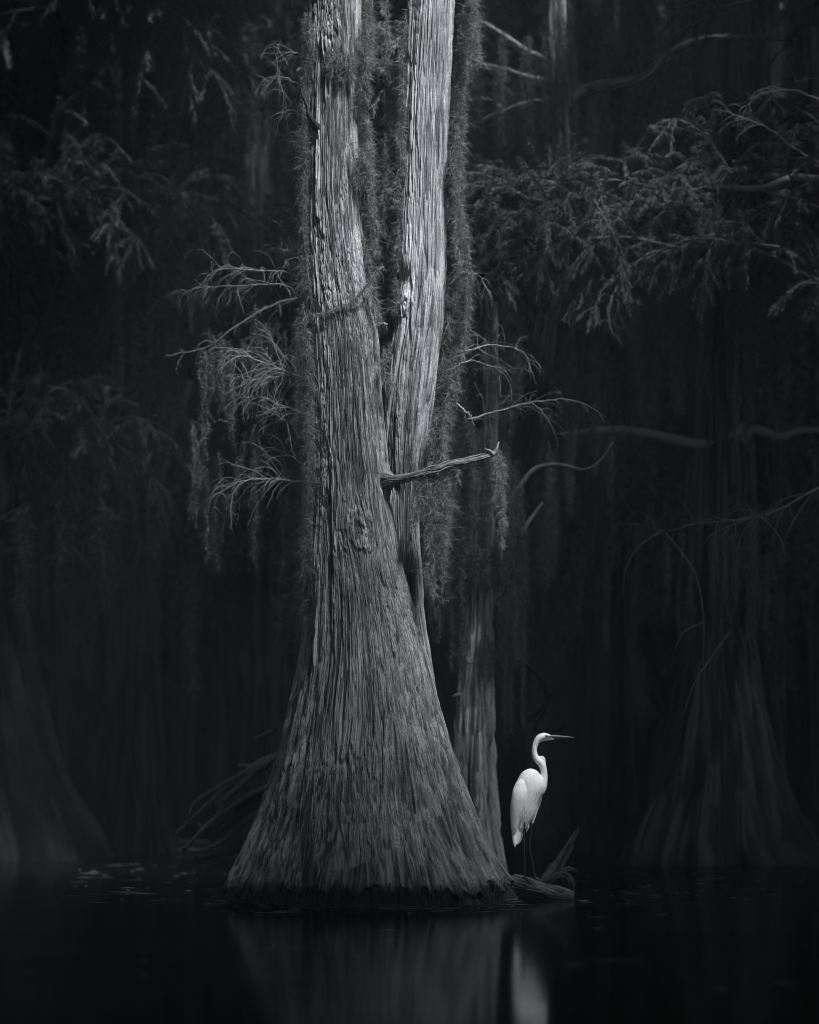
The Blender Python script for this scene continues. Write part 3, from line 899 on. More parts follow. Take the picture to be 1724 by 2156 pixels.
big = far_tree("broad flared cypress base standing in shade beyond the egret",
               [(-1200, 1470, 1560), (600, 1455, 1575), (1000, 1445, 1580), (1300, 1432, 1590), (1400, 1425, 1597), (1500, 1410, 1612), (1600, 1385, 1635), (1700, 1350, 1668), (1790, 1312, 1705), (1830, 1300, 1720)],
               17.4, 300, 420, (15, .22, .9), seed=120)
far_tree("huge fluted cypress base beside the long floating log",
         [(-1200, -130, 20), (600, -150, 40), (1200, -170, 60), (1450, -190, 85), (1600, -230, 130), (1700, -270, 180), (1780, -300, 225), (1820, -310, 240)], 18.4, 260, 380, (15, .30, 1.2), seed=130)
far_tree("leaning trunk with a side fork between the big cypress and the fluted base",
         [(-1200, 300, 345), (600, 302, 345), (700, 300, 342), (850, 298, 336), (950, 285, 328), (1100, 270, 322), (1400, 262, 330), (1700, 240, 350), (1780, 225, 365), (1810, 220, 370)], 19.5, 120, 300, (9, .1, .8), seed=140,
         limbs=[([(290, 1080), (318, 1050), (340, 990), (352, 930), (380, 870), (400, 800)], [0.07, 0.06, 0.05, 0.03]), ([(300, 1010), (285, 975), (310, 900)], [.05, .05, .04])])
XS = [("slender trunk showing through the dimness above the nearer leafy bough", 228, 256, 21, 6), ("pale thin trunk above the drooping leaf spray, second of its pair", 308, 336, 24, -4),
      ("narrow trunk in the gloom between leaf spray and twin cypress", 528, 560, 22, 0), ("dim trunk rising above the lower bough of the dark leafy tree", 108, 140, 20, 12),
      ("thin straight trunk in shade behind the bare twig sprays", 440, 470, 25, -6), ("dim trunk rising behind the crooked limb of the pale snag", 1288, 1326, 20, 0),
      ("shadowed trunk beneath the hanging leaves beyond the egret", 1255, 1290, 23, 5), ("trunk with trailing moss beneath the long leafy limb", 1578, 1640, 18.5, 0),
      ("thin dim trunk above the long leafy limb", 1500, 1528, 24, -5), ("dark trunk standing in the gap between the two stems", 772, 850, 22, 0),
      ("straight trunk in the gloom straight above the egret", 1110, 1150, 24, 0), ("faint wide trunk in the darkness beneath the fork-limbed tree", 500, 600, 20.5, 0),
      ("faint trunk behind the moss curtains of the slim cypress", 1215, 1262, 19.5, 0), ("dark trunk at the very edge beyond the leafy limb", 1690, 1740, 21, 0),
      ("dim trunk low behind the heap of dead branches", 395, 440, 23, 0)]
for k, (lb, a, b, Y, ln) in enumerate(XS):
    far_tree(lb, col(a, b, Y, ln), Y, 60, 200, (9, .06, .8), seed=200 + k * 7)
# bare limbs crossing in the gloom belong to the broad base tree
for pts, Y, r in [([(1570, 900), (1490, 935), (1440, 930), (1400, 920), (1340, 908), (1270, 905), (1180, 915)], 17.2, [0.05, 0.045, 0.035, 0.02]),
                  ([(1560, 930), (1580, 905), (1640, 918), (1690, 905), (1760, 912)], 17.2, [0.045, 0.04, 0.03, 0.02])]:
    mb = MB()
    tube(mb, resample(PL(pts, Y), 40), r, 8, .1, rng, tone=.7)
    mb.build("limb", M_FTWIG, big)
mb = MB()
pm = PL([(1900, 960), (1780, 1010), (1724, 1028), (1660, 1060), (1600, 1085), (1520, 1098), (1450, 1105), (1400, 1118), (1360, 1112), (1300, 1108)], YB)
spray(mb, rng, pm, 0.016, 24, 0.55, 0.7)
for pts in [[(1390, 1118), (1345, 1150), (1320, 1190), (1310, 1260)], [(1400, 1120), (1440, 1170), (1460, 1200), (1480, 1290), (1480, 1400)], [(1480, 1310), (1440, 1330), (1420, 1370)],
            [(1600, 1085), (1640, 1130), (1655, 1180)], [(1535, 1330), (1500, 1380), (1460, 1440), (1440, 1500)]]:
    tube(mb, resample(PL(pts, YB), 20), [0.007, 0.005, 0.002], 4, .1, rng, tone=.7)
mb.build("bare_bough", M_FTWIG, leafy)

# dark leafy tree at the other side
YD = 17.0
dark = thing("dark_leafy_tree", "dim leafy tree with drooping boughs, its trunk out of sight, opposite the egret", "tree", (P(-130, 1810, YD)[0], YD, 0))
mb = MB()
bark_trunk(mb, col(-190, -90, YD), YD, 80, -.1, 11, 200, 310, 1.2, scale=2)
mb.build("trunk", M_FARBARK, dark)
for pts, n in [([(-120, 420), (0, 405), (100, 420), (200, 415), (260, 402), (330, 405), (400, 430), (430, 460)], 26), ([(-120, 480), (0, 440), (120, 440), (220, 470), (300, 500)], 16), ([(-120, 930), (0, 900), (80, 890), (160, 900), (230, 925), (265, 950)], 18),
               ([(-120, 60), (60, 20), (200, 10), (290, 40), (350, 90), (390, 130)], 18), ([(100, -40), (250, -20), (330, 30), (400, 50)], 10)]:
    bough(dark, PL(pts, YD + rng.normal(0, .2)), 0.020, None, M_LEAF, M_FTWIG, nspray=int(n * 1.4), slen=0.8, leaf=(.03, .075), lw=.0055)

# crooked mossy limb behind the twig sprays
YC = 14.0
crook = thing("crooked_cypress_tree", "tree hidden behind the big trunk, sending a crooked mossy limb outward", "tree", (P(745, 1855, YC)[0], YC, 0))
mb = MB()
bark_trunk(mb, [(-400, 705, 735), (600, 705, 745), (1200, 715, 765), (1600, 710, 780), (1850, 690, 800), (1890, 685, 805)], YC, 60, -.1, 7.5, 200, 320, .7, scale=2)
mb.build("trunk", M_FARBARK, crook)
mb = MB()
pth = PL([(715, 610), (650, 622), (600, 632), (555, 650), (520, 672), (480, 700), (440, 735), (410, 745), (375, 750), (345, 755)], YC)
spray(mb, rng, pth, 0.017, 7, 0.3, 0.8)
mb.build("limb", M_CROOK, crook)
mb = MB()
spray(mb, rng, PL([(715, 800), (650, 800), (610, 815), (570, 840)], YC), 0.014, 4, 0.3, 0.8)
mb.build("limb", M_HEAP, crook)
GC = "moss under the crooked limb behind the big cypress"
for lb, a in [("loose moss veil hanging under the bent elbow of the crooked limb", curtain(420, 520, 690, 760, 800, 960, YC + .1, 13, .03, 600, fw=.002)),
              ("moss strands beneath the crooked limb, next to the big trunk", curtain(530, 640, 640, 700, 760, 930, YC + .1, 15, .026, 600, fw=.002)),
              ("low ragged moss trails below the crooked limb", curtain(400, 640, 880, 960, 1000, 1190, YC + .6, 22, .026, 500, fw=.002))]:
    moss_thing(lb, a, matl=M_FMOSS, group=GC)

# moss beneath the leafy limbs beyond the egret
GR = "moss under the leafy limbs beyond the egret"
for lb, a in [("feathery moss strand hanging alone below the bare crooked twig", [(PL([(1285, 930), (1288, 1000), (1284, 1080), (1286, 1170)], YB), [.02, .032, .02, .005], dict(dens=1300))]),
              ("twin moss ropes over the dim branch beside the slim cypress", curtain(1150, 1165, 930, 960, 1180, 1240, YB, 4, .028, 1300) + curtain(1195, 1215, 900, 960, 1040, 1100, YB, 3, .025, 1300)),
              ("moss strand dropping from the drooping end of the leafy limb", [(PL([(1290, 590), (1287, 640), (1292, 700)], YB), [.02, .022, .005], dict(dens=1100))]),
              ("moss veil under the middle of the leafy limb", curtain(1330, 1500, 560, 640, 700, 900, YB + .8, 26, .04, 700, fw=.0026)),
              ("broad moss veil trailing below the outer leafy limb", curtain(1540, 1660, 540, 620, 780, 960, YB + .8, 26, .045, 700, fw=.0026)),
              ("moss wisps under the lowest bare bough beyond the egret", curtain(1400, 1640, 1110, 1180, 1230, 1400, YB + .6, 24, .03, 420, fw=.0022)),
              ("moss fall beside the leaning crooked moss pillar", [(PL([(1370, 850), (1330, 900), (1290, 920), (1220, 960)], YB + .4), [.05, .05, .03, .02], dict(dens=1500))] + curtain(1180, 1290, 700, 860, 880, 1040, YB + .3, 16, .03, 900)),
              ("moss hanging about the bare limbs of the pale snag", curtain(1000, 1160, 60, 240, 260, 420, YS - .3, 26, .035, 900, fw=.0024) + curtain(1150, 1210, -40, 60, 150, 420, YS - .3, 10, .035, 900, fw=.0024))]:
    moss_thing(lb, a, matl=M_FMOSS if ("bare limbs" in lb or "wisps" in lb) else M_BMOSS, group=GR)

# far moss: uncountable curtains deep in the swamp
mb = MB()
for k in range(1250):
    Y = rng.uniform(17.5, 28)
    x = rng.uniform(-80, 1810)
    t = rng.uniform(-250, 1100)
    L = rng.uniform(180, 560) * (0.8 if t > 800 else 1.0)
    b = min(t + L, 1500)
    pts = [P(x + rng.normal(0, 4), t + (b - t) * i / 3, Y) for i in range(4)]
    r = rng.uniform(.03, .085)
    moss(mb, rng, np.array(pts), [r * .6, r, r * .8, r * .15], dens=260, fl=(.08, .2), fw=.010, threads=1)
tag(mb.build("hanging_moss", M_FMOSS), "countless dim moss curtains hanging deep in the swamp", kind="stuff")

# ------------------------------------------------------------------ far wood closing the view and unseen canopy added for shade
def far_wood():
    mb = MB()
    r = np.random.default_rng(5)
    nx, nzz = 220, 90
    U = np.linspace(0, 1, nx)
    ang = np.radians(150 - 120 * U)
    th, zz = np.meshgrid(ang, np.linspace(-0.3, 24, nzz))
    uu = np.meshgrid(U, np.linspace(0, 1, nzz))[0]
    R = 36 + 2.2 * vnoise(uu * 40, zz * 0.35 + 1, 41, 5) + 1.0 * vnoise(uu * 110, zz * .8 + 1, 111, 6) + 0.5 * vnoise(uu * 215, zz * 1.6 + 1, 216, 7)
    v = np.stack([R * np.cos(th), R * np.sin(th) - 2, zz], -1)
    v2 = np.stack([(R + 6) * np.cos(th), (R + 6) * np.sin(th) - 2, zz], -1)
    i = np.arange(nzz - 1)[:, None]
    j = np.arange(nx - 1)[None, :]
    q = np.stack([i * nx + j, i * nx + j + 1, (i + 1) * nx + j + 1, (i + 1) * nx + j], -1).reshape(-1, 4)
    tn = 0.5 + 0.5 * vnoise(uu * 60, zz * .5 + 1, 61, 9)
    mb.add(v, q, None, tn)
    mb.add(v2, q[:, ::-1], None, tn)
    o = nx * nzz
    k = np.arange(nx - 1)
    mb.q.append(np.stack([(nzz - 1) * nx + k, (nzz - 1) * nx + k + 1, o + (nzz - 1) * nx + k + 1, o + (nzz - 1) * nx + k], -1))
    for t in range(70):
        a = math.radians(r.uniform(50, 130))
        d = r.uniform(29, 34)
        h = r.uniform(.12, .3)
        tube(mb, np.array([[d * math.cos(a) + r.normal(0, .2), d * math.sin(a), z] for z in np.linspace(-.2, 18, 10)]), [h * 2.2, h * 1.1, h, h * .9, h * .8, h * .7], 8, .06, r, tone=r.random())
    n = 26000
    a = np.radians(r.uniform(48, 132, n))
    d = r.uniform(28, 34.5, n)
    p = np.stack([d * np.cos(a), d * np.sin(a), r.uniform(1.5, 19, n)], -1)
    D = r.normal(0, .4, (n, 3))
    D[:, 2] -= 1
    ribbons(mb, p, D, r.uniform(.4, 1.4, n), r.uniform(.08, .25, n), r.normal(0, .3, (n, 3)), 3, r, [.4, 1, .8, .1])
    tag(mb.build("distant_woods", M_FARBARK), "dense dark wood closing off the far side of the swamp", kind="stuff")


far_wood()

SUN_EL, SUN_AZ = math.radians(57), math.radians(36)      # azimuth: degrees to the camera's right of straight behind it
sdir = np.array([math.cos(SUN_EL) * math.sin(SUN_AZ), -math.cos(SUN_EL) * math.cos(SUN_AZ), math.sin(SUN_EL)])


def canopy():
    """unseen leaf roof added for shade; its gap and thin spots steer the sun"""
    r = np.random.default_rng(8)
    mb = MB()
    H = 8.6
    n = 110000
    p = np.stack([r.uniform(-24, 24, n), r.uniform(-16, 36, n), np.zeros(n)], -1)
    p[:, 2] = np.maximum(H, 0.46 * p[:, 1] + 1.4) + r.uniform(-.5, 1.0, n)

    def at(q):                                   # point of the leaf roof on the sun's way to q
        t = (H - q[2]) / sdir[2]
        return (q + sdir * t)[:2]
    A, Bq = at(np.array([-0.2, 12, 7.4])), at(np.array([0.6, 12, 0.6]))
    ab = Bq - A
    t = np.clip(((p[:, :2] - A) @ ab) / (ab @ ab), 0, 1)
    dist = np.linalg.norm(p[:, :2] - (A + t[:, None] * ab), axis=1)
    keep = dist > GAP[0] * (1 - t) + GAP[1] * t + 0.25 * r.normal(0, 1, n)
    # leaves thinned along the sun's way to each chosen target
    for cx, cy, cz, sx, sz, k in THIN:
        tt = (p[:, 1] - cy) / sdir[1]
        hx, hz = p[:, 0] - sdir[0] * tt, p[:, 2] - sdir[2] * tt
        keep &= r.random(n) > k * np.exp(-((hx - cx) / sx) ** 2 - ((hz - cz) / sz) ** 2)
    p = p[keep]
    n = len(p)
    D = r.normal(0, 1, (n, 3))
    D[:, 2] *= .35
    ribbons(mb, p, D, r.uniform(.5, .9, n), r.uniform(.3, .55, n), r.normal(0, .4, (n, 3)), 2, r, [.5, 1, .2])
    tag(mb.build("shade_canopy", M_LEAFD), "unseen leaf canopy added overhead to shade the swamp, open in one gap", kind="stuff")


GAP = (1.45, 0.85)  # gap widths shaped to let sun onto the big tree and egret
THIN = [(1.1, 14.4, 4.8, 1.7, 1.3, 1.0), (2.1, 14.6, 4.8, 1.3, 1.0, 1.0), (.45, 14.3, 1.5, .6, 1.4, .95), (1.1, 16, 6.6, 1.5, 1.6, 1.0), (-.95, 12.2, 3.0, .6, 1.1, .95), (2.6, 16.6, .5, 1.2, 1.1, .90), (-3.3, 17.6, .8, .7, .8, .72), (-3.6, 22.5, 0, 1.8, .6, .9),
        (-1.4, 13.5, 3.6, .9, 1.2, .72), (.5, 14.2, 3.0, .8, .9, .75), (0, 21, 6.5, 6, 3.6, .80), (3.0, 15, 3.6, 1.0, 1.0, .55),
        (-2.5, 17, 5.6, 1.8, .9, .97), (-3.0, 17, 3.8, 1.2, .8, .95)]  # spots thinned so sun reaches chosen trees and boughs
canopy()

# ------------------------------------------------------------------ driftwood the egret stands on
YE = 12.05
log = thing("driftwood_log", "half-sunk log with an upturned root, under the egret's feet", "log", (P(1130, 1880, YE)[0], YE, 0))
mb = MB()
pth = resample(np.array([P(1040, 1872, YE + .25), P(1075, 1868, YE + .12), P(1110, 1872, YE), P(1150, 1880, YE - .05), P(1185, 1886, YE - .08), P(1206, 1890, YE - .1)]), 60)
rough_tube(mb, pth, [0.04, 0.088, 0.080, 0.064, 0.058, 0.05, 0.03], 140, 360, 410, 0.9, 0.5, lump=.30)
mb.build("log_body", M_DRIFT, log)
mb = MB()
for pts, r in [([(1140, 1862, YE + .02), (1160, 1835, YE + .05), (1180, 1805, YE + .08), (1200, 1772, YE + .1), (1218, 1742, YE + .12)], [0.034, 0.026, 0.019, 0.013, 0.004]),
               ([(1150, 1866, YE), (1168, 1842, YE), (1186, 1815, YE + .02), (1207, 1780, YE + .05)], [0.022, 0.018, 0.012, 0.004]),
               ([(1146, 1860, YE - .03), (1170, 1846, YE - .04), (1188, 1842, YE - .04), (1198, 1856, YE - .04), (1200, 1880, YE - .04)], [0.03, 0.03, 0.03, 0.03, 0.024]),
               ([(1186, 1838, YE - .02), (1197, 1830, YE - .02), (1212, 1838, YE), (1204, 1850, YE)], [0.022, 0.02, 0.014, 0.006]),
               ([(1178, 1850, YE), (1190, 1866, YE - .02), (1192, 1890, YE - .02)], [0.02, 0.02, 0.02])]:
    rough_tube(mb, PL(pts, YE), r, 60, 200, 420 + len(pts) + int(pts[0][0]), .9, .4, lump=.45)
mb.build("root", M_HEAP2, log)


# ------------------------------------------------------------------ egret
def build_egret():
    S = 0.18495 / 344 * 12.05 / 12.0          # metres per plan unit
    o0 = P(1018.8, 1506, YE)

    def W(x, y, d=0.0):                        # plan unit -> world (d = plan units away from the camera)
        return np.array([o0[0] + x * S, YE + d * S, o0[2] - y * S])

    root = thing("great_egret", "white egret standing tall on the driftwood log, bill to the side", "bird", W(545, 1850))
    m, nt, b = mat("white_plumage", (0.78, 0.78, 0.79), 0.75, 0.2)
    N, Lk = nt.nodes, nt.links
    b.inputs["Subsurface Weight"].default_value = 0.0
    tc = N.new("ShaderNodeTexCoord")
    mp = N.new("ShaderNodeMapping")
    mp.inputs["Scale"].default_value = (1, 1, 0.25)
    mp.inputs["Rotation"].default_value = (0, math.radians(12), 0)
    Lk.new(tc.outputs["Object"], mp.inputs["Vector"])
    n1 = N.new("ShaderNodeTexNoise")
    n1.inputs["Scale"].default_value = 55
    n1.inputs["Detail"].default_value = 4
    Lk.new(mp.outputs[0], n1.inputs["Vector"])
    bp = N.new("ShaderNodeBump")
    bp.inputs["Strength"].default_value = 0.8
    bp.inputs["Distance"].default_value = 0.008
    Lk.new(n1.outputs["Fac"], bp.inputs["Height"])
    Lk.new(bp.outputs[0], b.inputs["Normal"])
    M_W = m
    M_BILL = tone_mat("bill_horn", 0.13, 0.24, rough=0.45, spec=0.4, nscale=40)
    M_LEG = tone_mat("black_leg", 0.008, 0.02, rough=0.5, spec=0.4, nscale=40)
    M_EYE, _, _ = mat("eye_ring", (0.10, 0.10, 0.10), 0.2, 0.5)
    M_PUP, _, _ = mat("pupil", (0.005, 0.005, 0.005), 0.1, 0.5)

    def slices(mb, rows, n=36, flat=0.0):
        rows = resample(np.array(rows, float), 40)
        a = np.arange(n) * 2 * math.pi / n
        v = np.zeros((len(rows), n, 3))
        for k, (z, cx, hx, cy, hy) in enumerate(rows):
            for i in range(n):
                v[k, i] = W(cx + max(hx, 1) * math.cos(a[i]), z, cy + max(hy, 1) * math.sin(a[i]))
        i = np.arange(len(rows) - 1)[:, None]
        j = np.arange(n)[None, :]
        jn = (j + 1) % n
        q = np.stack([i * n + j, i * n + jn, (i + 1) * n + jn, (i + 1) * n + j], -1).reshape(-1, 4)
        vv = np.concatenate([v.reshape(-1, 3), v[0].mean(0)[None], v[-1].mean(0)[None]])
        c0 = len(rows) * n
        t = [(c0, (k + 1) % n, k) for k in range(n)] + [(c0 + 1, c0 - n + k, c0 - n + (k + 1) % n) for k in range(n)]
        mb.add(vv, q, t)

    def remesh(mb, name, matl, vox, sm):
        tmp = mb.build(name + "_tmp", None)
        md = tmp.modifiers.new("r", 'REMESH')
        md.mode = 'VOXEL'
        md.voxel_size = vox
        s = tmp.modifiers.new("s", 'SMOOTH')
        s.iterations = sm
        s.factor = 0.5
        bpy.context.view_layer.update()
        dg = bpy.context.evaluated_depsgraph_get()
        me = bpy.data.meshes.new_from_object(tmp.evaluated_get(dg))
        me.name = name
        me.transform(tmp.matrix_world)
        me.transform(root.matrix_world.inverted())
        me.materials.clear()
        me.materials.append(matl)
        me.polygons.foreach_set("use_smooth", np.full(len(me.polygons), True))
        o = bpy.data.objects.new(name, me)
        COL.objects.link(o)
        o.parent = root
        bpy.data.objects.remove(tmp)
        return o

    bpy.context.view_layer.update()
    mb = MB()
    # trunk of the body
    slices(mb, [(603, 530, 12, 0, 12), (618, 530, 55, 0, 50), (650, 527, 98, 0, 88), (690, 525, 122, 0, 112), (740, 530, 155, 0, 128), (800, 528, 178, 0, 136), (860, 512, 178, 0, 138),
                (920, 490, 168, 0, 134), (1000, 468, 152, 0, 126), (1080, 458, 138, 0, 112), (1150, 455, 112, 0, 92), (1220, 445, 78, 0, 66), (1290, 425, 50, 0, 46)])
    # neck and head as one tube (x, y, radius)
    nk = np.array([(772, 243, 20), (745, 240, 29), (712, 236, 39), (680, 236, 47), (648, 248, 50), (618, 272, 47), (594, 308, 41), (578, 350, 36), (572, 400, 35), (577, 440, 37), (592, 480, 41), (617, 512, 45), (645, 540, 46),
                   (664, 572, 46), (678, 612, 44), (684, 655, 43), (684, 700, 47), (672, 750, 60), (650, 800, 78), (620, 860, 86)], float)
    nr = resample(nk, 90)
    tube(mb, np.array([W(x, y) for x, y, r in nr]), nr[:, 2] * S, 28, squash=0.86)
    # the kink of the folded neck
    tube(mb, resample(np.array([W(612, 500), W(640, 478), W(668, 480), W(682, 510), W(684, 560)]), 24), np.array([18, 19, 19, 19, 20]) * S, 20)
    # chin and cheek
    tube(mb, resample(np.array([W(650, 272), W(700, 270), W(760, 268), W(812, 268)]), 16), np.array([26, 19, 13, 5]) * S, 16)
    # thighs
    tube(mb, resample(np.array([W(470, 1000, -50), W(462, 1080, -58), W(458, 1150, -60), W(460, 1198, -60)]), 20), np.array([40, 32, 22, 9]) * S, 16)
    tube(mb, resample(np.array([W(575, 1010, 20), W(572, 1100, 24), W(562, 1180, 25), W(550, 1240, 25)]), 20), np.array([42, 36, 24, 8]) * S, 16)
    remesh(mb, "body", M_W, 0.0042, 4)

    def wing(side):
        mbw = MB()
        if side < 0:
            slices(mbw, [(700, 440, 15, -40, 20), (740, 432, 52, -50, 60), (800, 426, 84, -64, 74), (860, 416, 96, -75, 82), (930, 405, 96, -80, 82), (1000, 392, 94, -78, 76), (1080, 378, 82, -72, 66),
                         (1160, 362, 64, -62, 54), (1240, 348, 46, -52, 40), (1300, 342, 32, -46, 26), (1345, 340, 14, -42, 10)])
        else:
            slices(mbw, [(780, 560, 30, 90, 30), (850, 600, 66, 84, 50), (920, 600, 68, 80, 52), (1000, 590, 63, 72, 48), (1070, 578, 47, 66, 38), (1130, 565, 32, 62, 26), (1190, 552, 14, 58, 12)])
        w = remesh(mbw, "wing", M_W, 0.0042, 3)
        # long flight feathers lying over one another
        fe = MB()
        r = np.random.default_rng(4)
        rows = ([(432 - 14 * k, 880 + 36 * k, 398 - 9 * k, 1150 + 26 * k) for k in range(7)] if side < 0 else [(640 - 8 * k, 900 + 30 * k, 605 - 8 * k, 1080 + 26 * k) for k in range(4)])
        for k, (xa, ya, xb, yb) in enumerate(rows):
            sgn = -1 if side < 0 else 1
            dep = (-150 + 7 * k) if side < 0 else (60 - 4 * k)
            m_ = 12
            for e in range(1):
                t = np.linspace(0, 1, m_)
                cx = xa + (xb - xa) * t
                cy = ya + (yb - ya) * t
                wd = 22 * np.sin(np.clip(t * 0.92 + 0.08, 0, 1) * math.pi) ** 0.6 + 1
                dd = dep + 42 * t * t
                v = []
                for i in range(m_):
                    v += [W(cx[i] - wd[i], cy[i], dd[i] + 6), W(cx[i], cy[i], dd[i] - 3), W(cx[i] + wd[i], cy[i], dd[i] + 5), W(cx[i], cy[i], dd[i] + 9)]
                q = []
                for i in range(m_ - 1):
                    for c in range(4):
                        q.append((i * 4 + c, i * 4 + (c + 1) % 4, (i + 1) * 4 + (c + 1) % 4, (i + 1) * 4 + c))
                fe.add(v, q)
        f = fe.build("flight_feather_fan", M_W, root)
        f.parent = w
        return w
    wing(-1)
    wing(1)
    # tail: two rounded blades
    mb = MB()
    slices(mb, [(1120, 395, 60, 0, 50), (1220, 392, 62, 0, 40), (1300, 388, 58, 0, 30), (1380, 385, 52, 0, 22), (1430, 382, 42, 0, 16), (1465, 372, 22, 0, 10)])
    slices(mb, [(1200, 345, 30, -20, 26), (1320, 338, 24, -22, 18), (1420, 345, 22, -22, 14), (1470, 352, 18, -22, 10), (1500, 356, 6, -22, 5)])
    remesh(mb, "tail", M_W, 0.004, 2)
    mb = MB()
    tube(mb, resample(np.array([W(455, 1150, 10), W(500, 1230, 10), W(498, 1290, 8), W(472, 1335, 6)]), 20), np.array([40, 42, 26, 4]) * S, 16, squash=.5)
    remesh(mb, "undertail_plume", M_W, 0.004, 2)
    # bill
    mb = MB()
    tube(mb, resample(np.array([W(755, 236), W(800, 236), W(880, 239), W(960, 244), W(1028, 250)]), 30), np.array([23, 18, 14, 9, 1.2]) * S, 16, squash=.7)
    tube(mb, resample(np.array([W(760, 254), W(800, 256), W(860, 257), W(930, 254), W(1010, 251)]), 30), np.array([12, 9, 6, 4, 1]) * S, 14, squash=.7)
    bill = mb.build("bill", M_BILL, root)
    mb = MB()
    tube(mb, resample(np.array([W(690, 233, -33), W(730, 233, -30), W(775, 234, -18)]), 10), np.array([6, 14, 12]) * S, 10, squash=.5)
    mb.build("lore", M_BILL, root)
    for s in (-1, 1):
        mb = MB()
        c = W(704, 232, s * 36)
        tube(mb, np.array([c + np.array([0, s * .006, 0]), c + np.array([0, s * .002, 0]), c - np.array([0, -s * .0, 0]) + np.array([0, -s * .003, 0])]), [0.0045, 0.0072, 0.0078], 18)
        e = mb.build("eye", M_EYE, root)
        mb = MB()
        tube(mb, np.array([c + np.array([0, s * .0078, 0]), c + np.array([0, s * .005, 0])]), [0.0030, 0.0042], 14)
        p = mb.build("pupil", M_PUP, root)
        p.parent = e
    # legs and toes
    for kind, pts, toes in [(-1, [(460, 1185, -60), (455, 1300, -58), (452, 1445, -55), (458, 1600, -50), (462, 1790, -48), (466, 1835, -48)],
                             [[(466, 1835, -48), (505, 1862, -70), (560, 1895, -95), (585, 1930, -105), (600, 1965, -112)], [(466, 1835, -48), (510, 1856, -50), (560, 1885, -60), (600, 1915, -80)], [(466, 1835, -48), (490, 1868, -90), (520, 1890, -110), (540, 1915, -122)], [(466, 1835, -48), (440, 1846, -30), (420, 1856, -20)]]),
                            (1, [(550, 1225, 25), (540, 1330, 26), (520, 1485, 28), (545, 1620, 20), (570, 1780, 10), (580, 1835, 5)],
                             [[(580, 1835, 5), (625, 1870, -20), (690, 1930, -60), (735, 1975, -85), (770, 2008, -98)], [(580, 1835, 5), (620, 1890, -40), (650, 1930, -70), (672, 1975, -90)], [(580, 1835, 5), (640, 1868, 0), (700, 1905, -20), (740, 1935, -40)], [(580, 1835, 5), (555, 1852, 20), (535, 1860, 25)]])]:
        mb = MB()
        tube(mb, resample(np.array([W(*p) for p in pts]), 40), np.array([11, 9, 12, 8, 8, 9]) * S, 10)
        k = W(*pts[2])
        tube(mb, np.array([k + [0, 0, .014], k, k - [0, 0, .014]]), [0.004, 0.0075, 0.004], 10)
        lg = mb.build("leg", M_LEG, root)
        mb = MB()
        for t in toes:
            tube(mb, resample(np.array([W(*p) for p in t]), 16), np.array([8, 6, 6, 5, 1.5]) * S, 8, .08, rng)
        f = mb.build("foot", M_LEG, root)
        f.parent = lg


build_egret()

# ------------------------------------------------------------------ dead branches heaped behind the trunk, floating log, vine, flecks
YH = 15.5
GH = "dead branches heaped behind the big trunk"
for lb, pts, r in [
    ("long dead pole slanting out of the heap towards the trunk's flank", [(470, 1690), (520, 1640), (570, 1600), (620, 1570)], [.02, .03, .025]),
    ("dead branch sweeping from the waterline up over the heap", [(365, 1760), (420, 1710), (480, 1655), (540, 1610), (610, 1580)], [.012, .025, .03]),
    ("low dead branch arching along the front of the heap", [(385, 1790), (440, 1735), (500, 1690), (560, 1660), (620, 1650)], [.015, .025, .03]),
    ("bent dead branch with a hooked end on the heap", [(395, 1725), (405, 1695), (440, 1670), (510, 1630), (600, 1600)], [.01, .02, .025]),
    ("short stick poking above the heap, lit at its tip", [(530, 1560), (560, 1545), (600, 1525)], [.014, .018, .016]),
    ("flat dead bough lying across the top of the heap", [(500, 1612), (540, 1612), (580, 1608), (620, 1600)], [.02, .03, .03]),
    ("dead branch sinking into the water beside the heap", [(420, 1795), (470, 1770), (530, 1720), (600, 1690)], [.02, .03, .035]),
    ("thin dead stick crossing under the bent branch", [(440, 1760), (490, 1720), (540, 1690), (590, 1640)], [.012, .018, .02]),
    ("thick dead limb at the bottom of the heap", [(410, 1805), (480, 1790), (550, 1770), (640, 1740)], [.03, .05, .06]),
    ("dead limb behind the heap, mostly hidden by the trunk", [(460, 1745), (520, 1700), (590, 1660), (640, 1640)], [.03, .05, .05])]:
    mb = MB()
    y = YH + rng.normal(0, .15)
    tube(mb, resample(PL(pts, y), 26), r, 8, .12, rng, tone=.4)
    for s in range(4):
        p0 = resample(PL(pts, y), 10)[rng.integers(2, 9)]
        d = rng.normal(0, 1, 3) * [.8, .6, .5]
        tube(mb, resample(np.array([p0, p0 + d * .12, p0 + d * .2 + [0, 0, -.05]]), 8), [.007, .002], 5, .1, rng, tone=.4)
    tag(mb.build("dead_branch", M_HEAP), lb, "branch", GH)
mb = MB()
tube(mb, resample(PL([(-160, 1772), (0, 1771), (140, 1770), (260, 1769), (380, 1770), (445, 1773)], 22.5), 60), [.04, .035, .03, .03, .02], 10, .15, rng, tone=.9)
tag(mb.build("floating_log", M_DEAD), "long thin log floating level in the dark water near the fluted base", "log")
mb = MB()
tube(mb, resample(PL([(330, 1789), (400, 1788), (470, 1790), (505, 1791)], 19.5), 30), [.01, .02, .015], 8, .15, rng, tone=.7)
tag(mb.build("floating_branch", M_DEAD), "short pale branch afloat in front of the dead branch heap", "branch")
mb = MB()
vp = resample(PL([(1085, 1390), (1110, 1400), (1140, 1430), (1152, 1470), (1140, 1510), (1125, 1530), (1150, 1545), (1190, 1530)], 15.2), 40)
tube(mb, vp, [.012, .02, .02, .018, .008], 8, .1, rng, tone=.3)
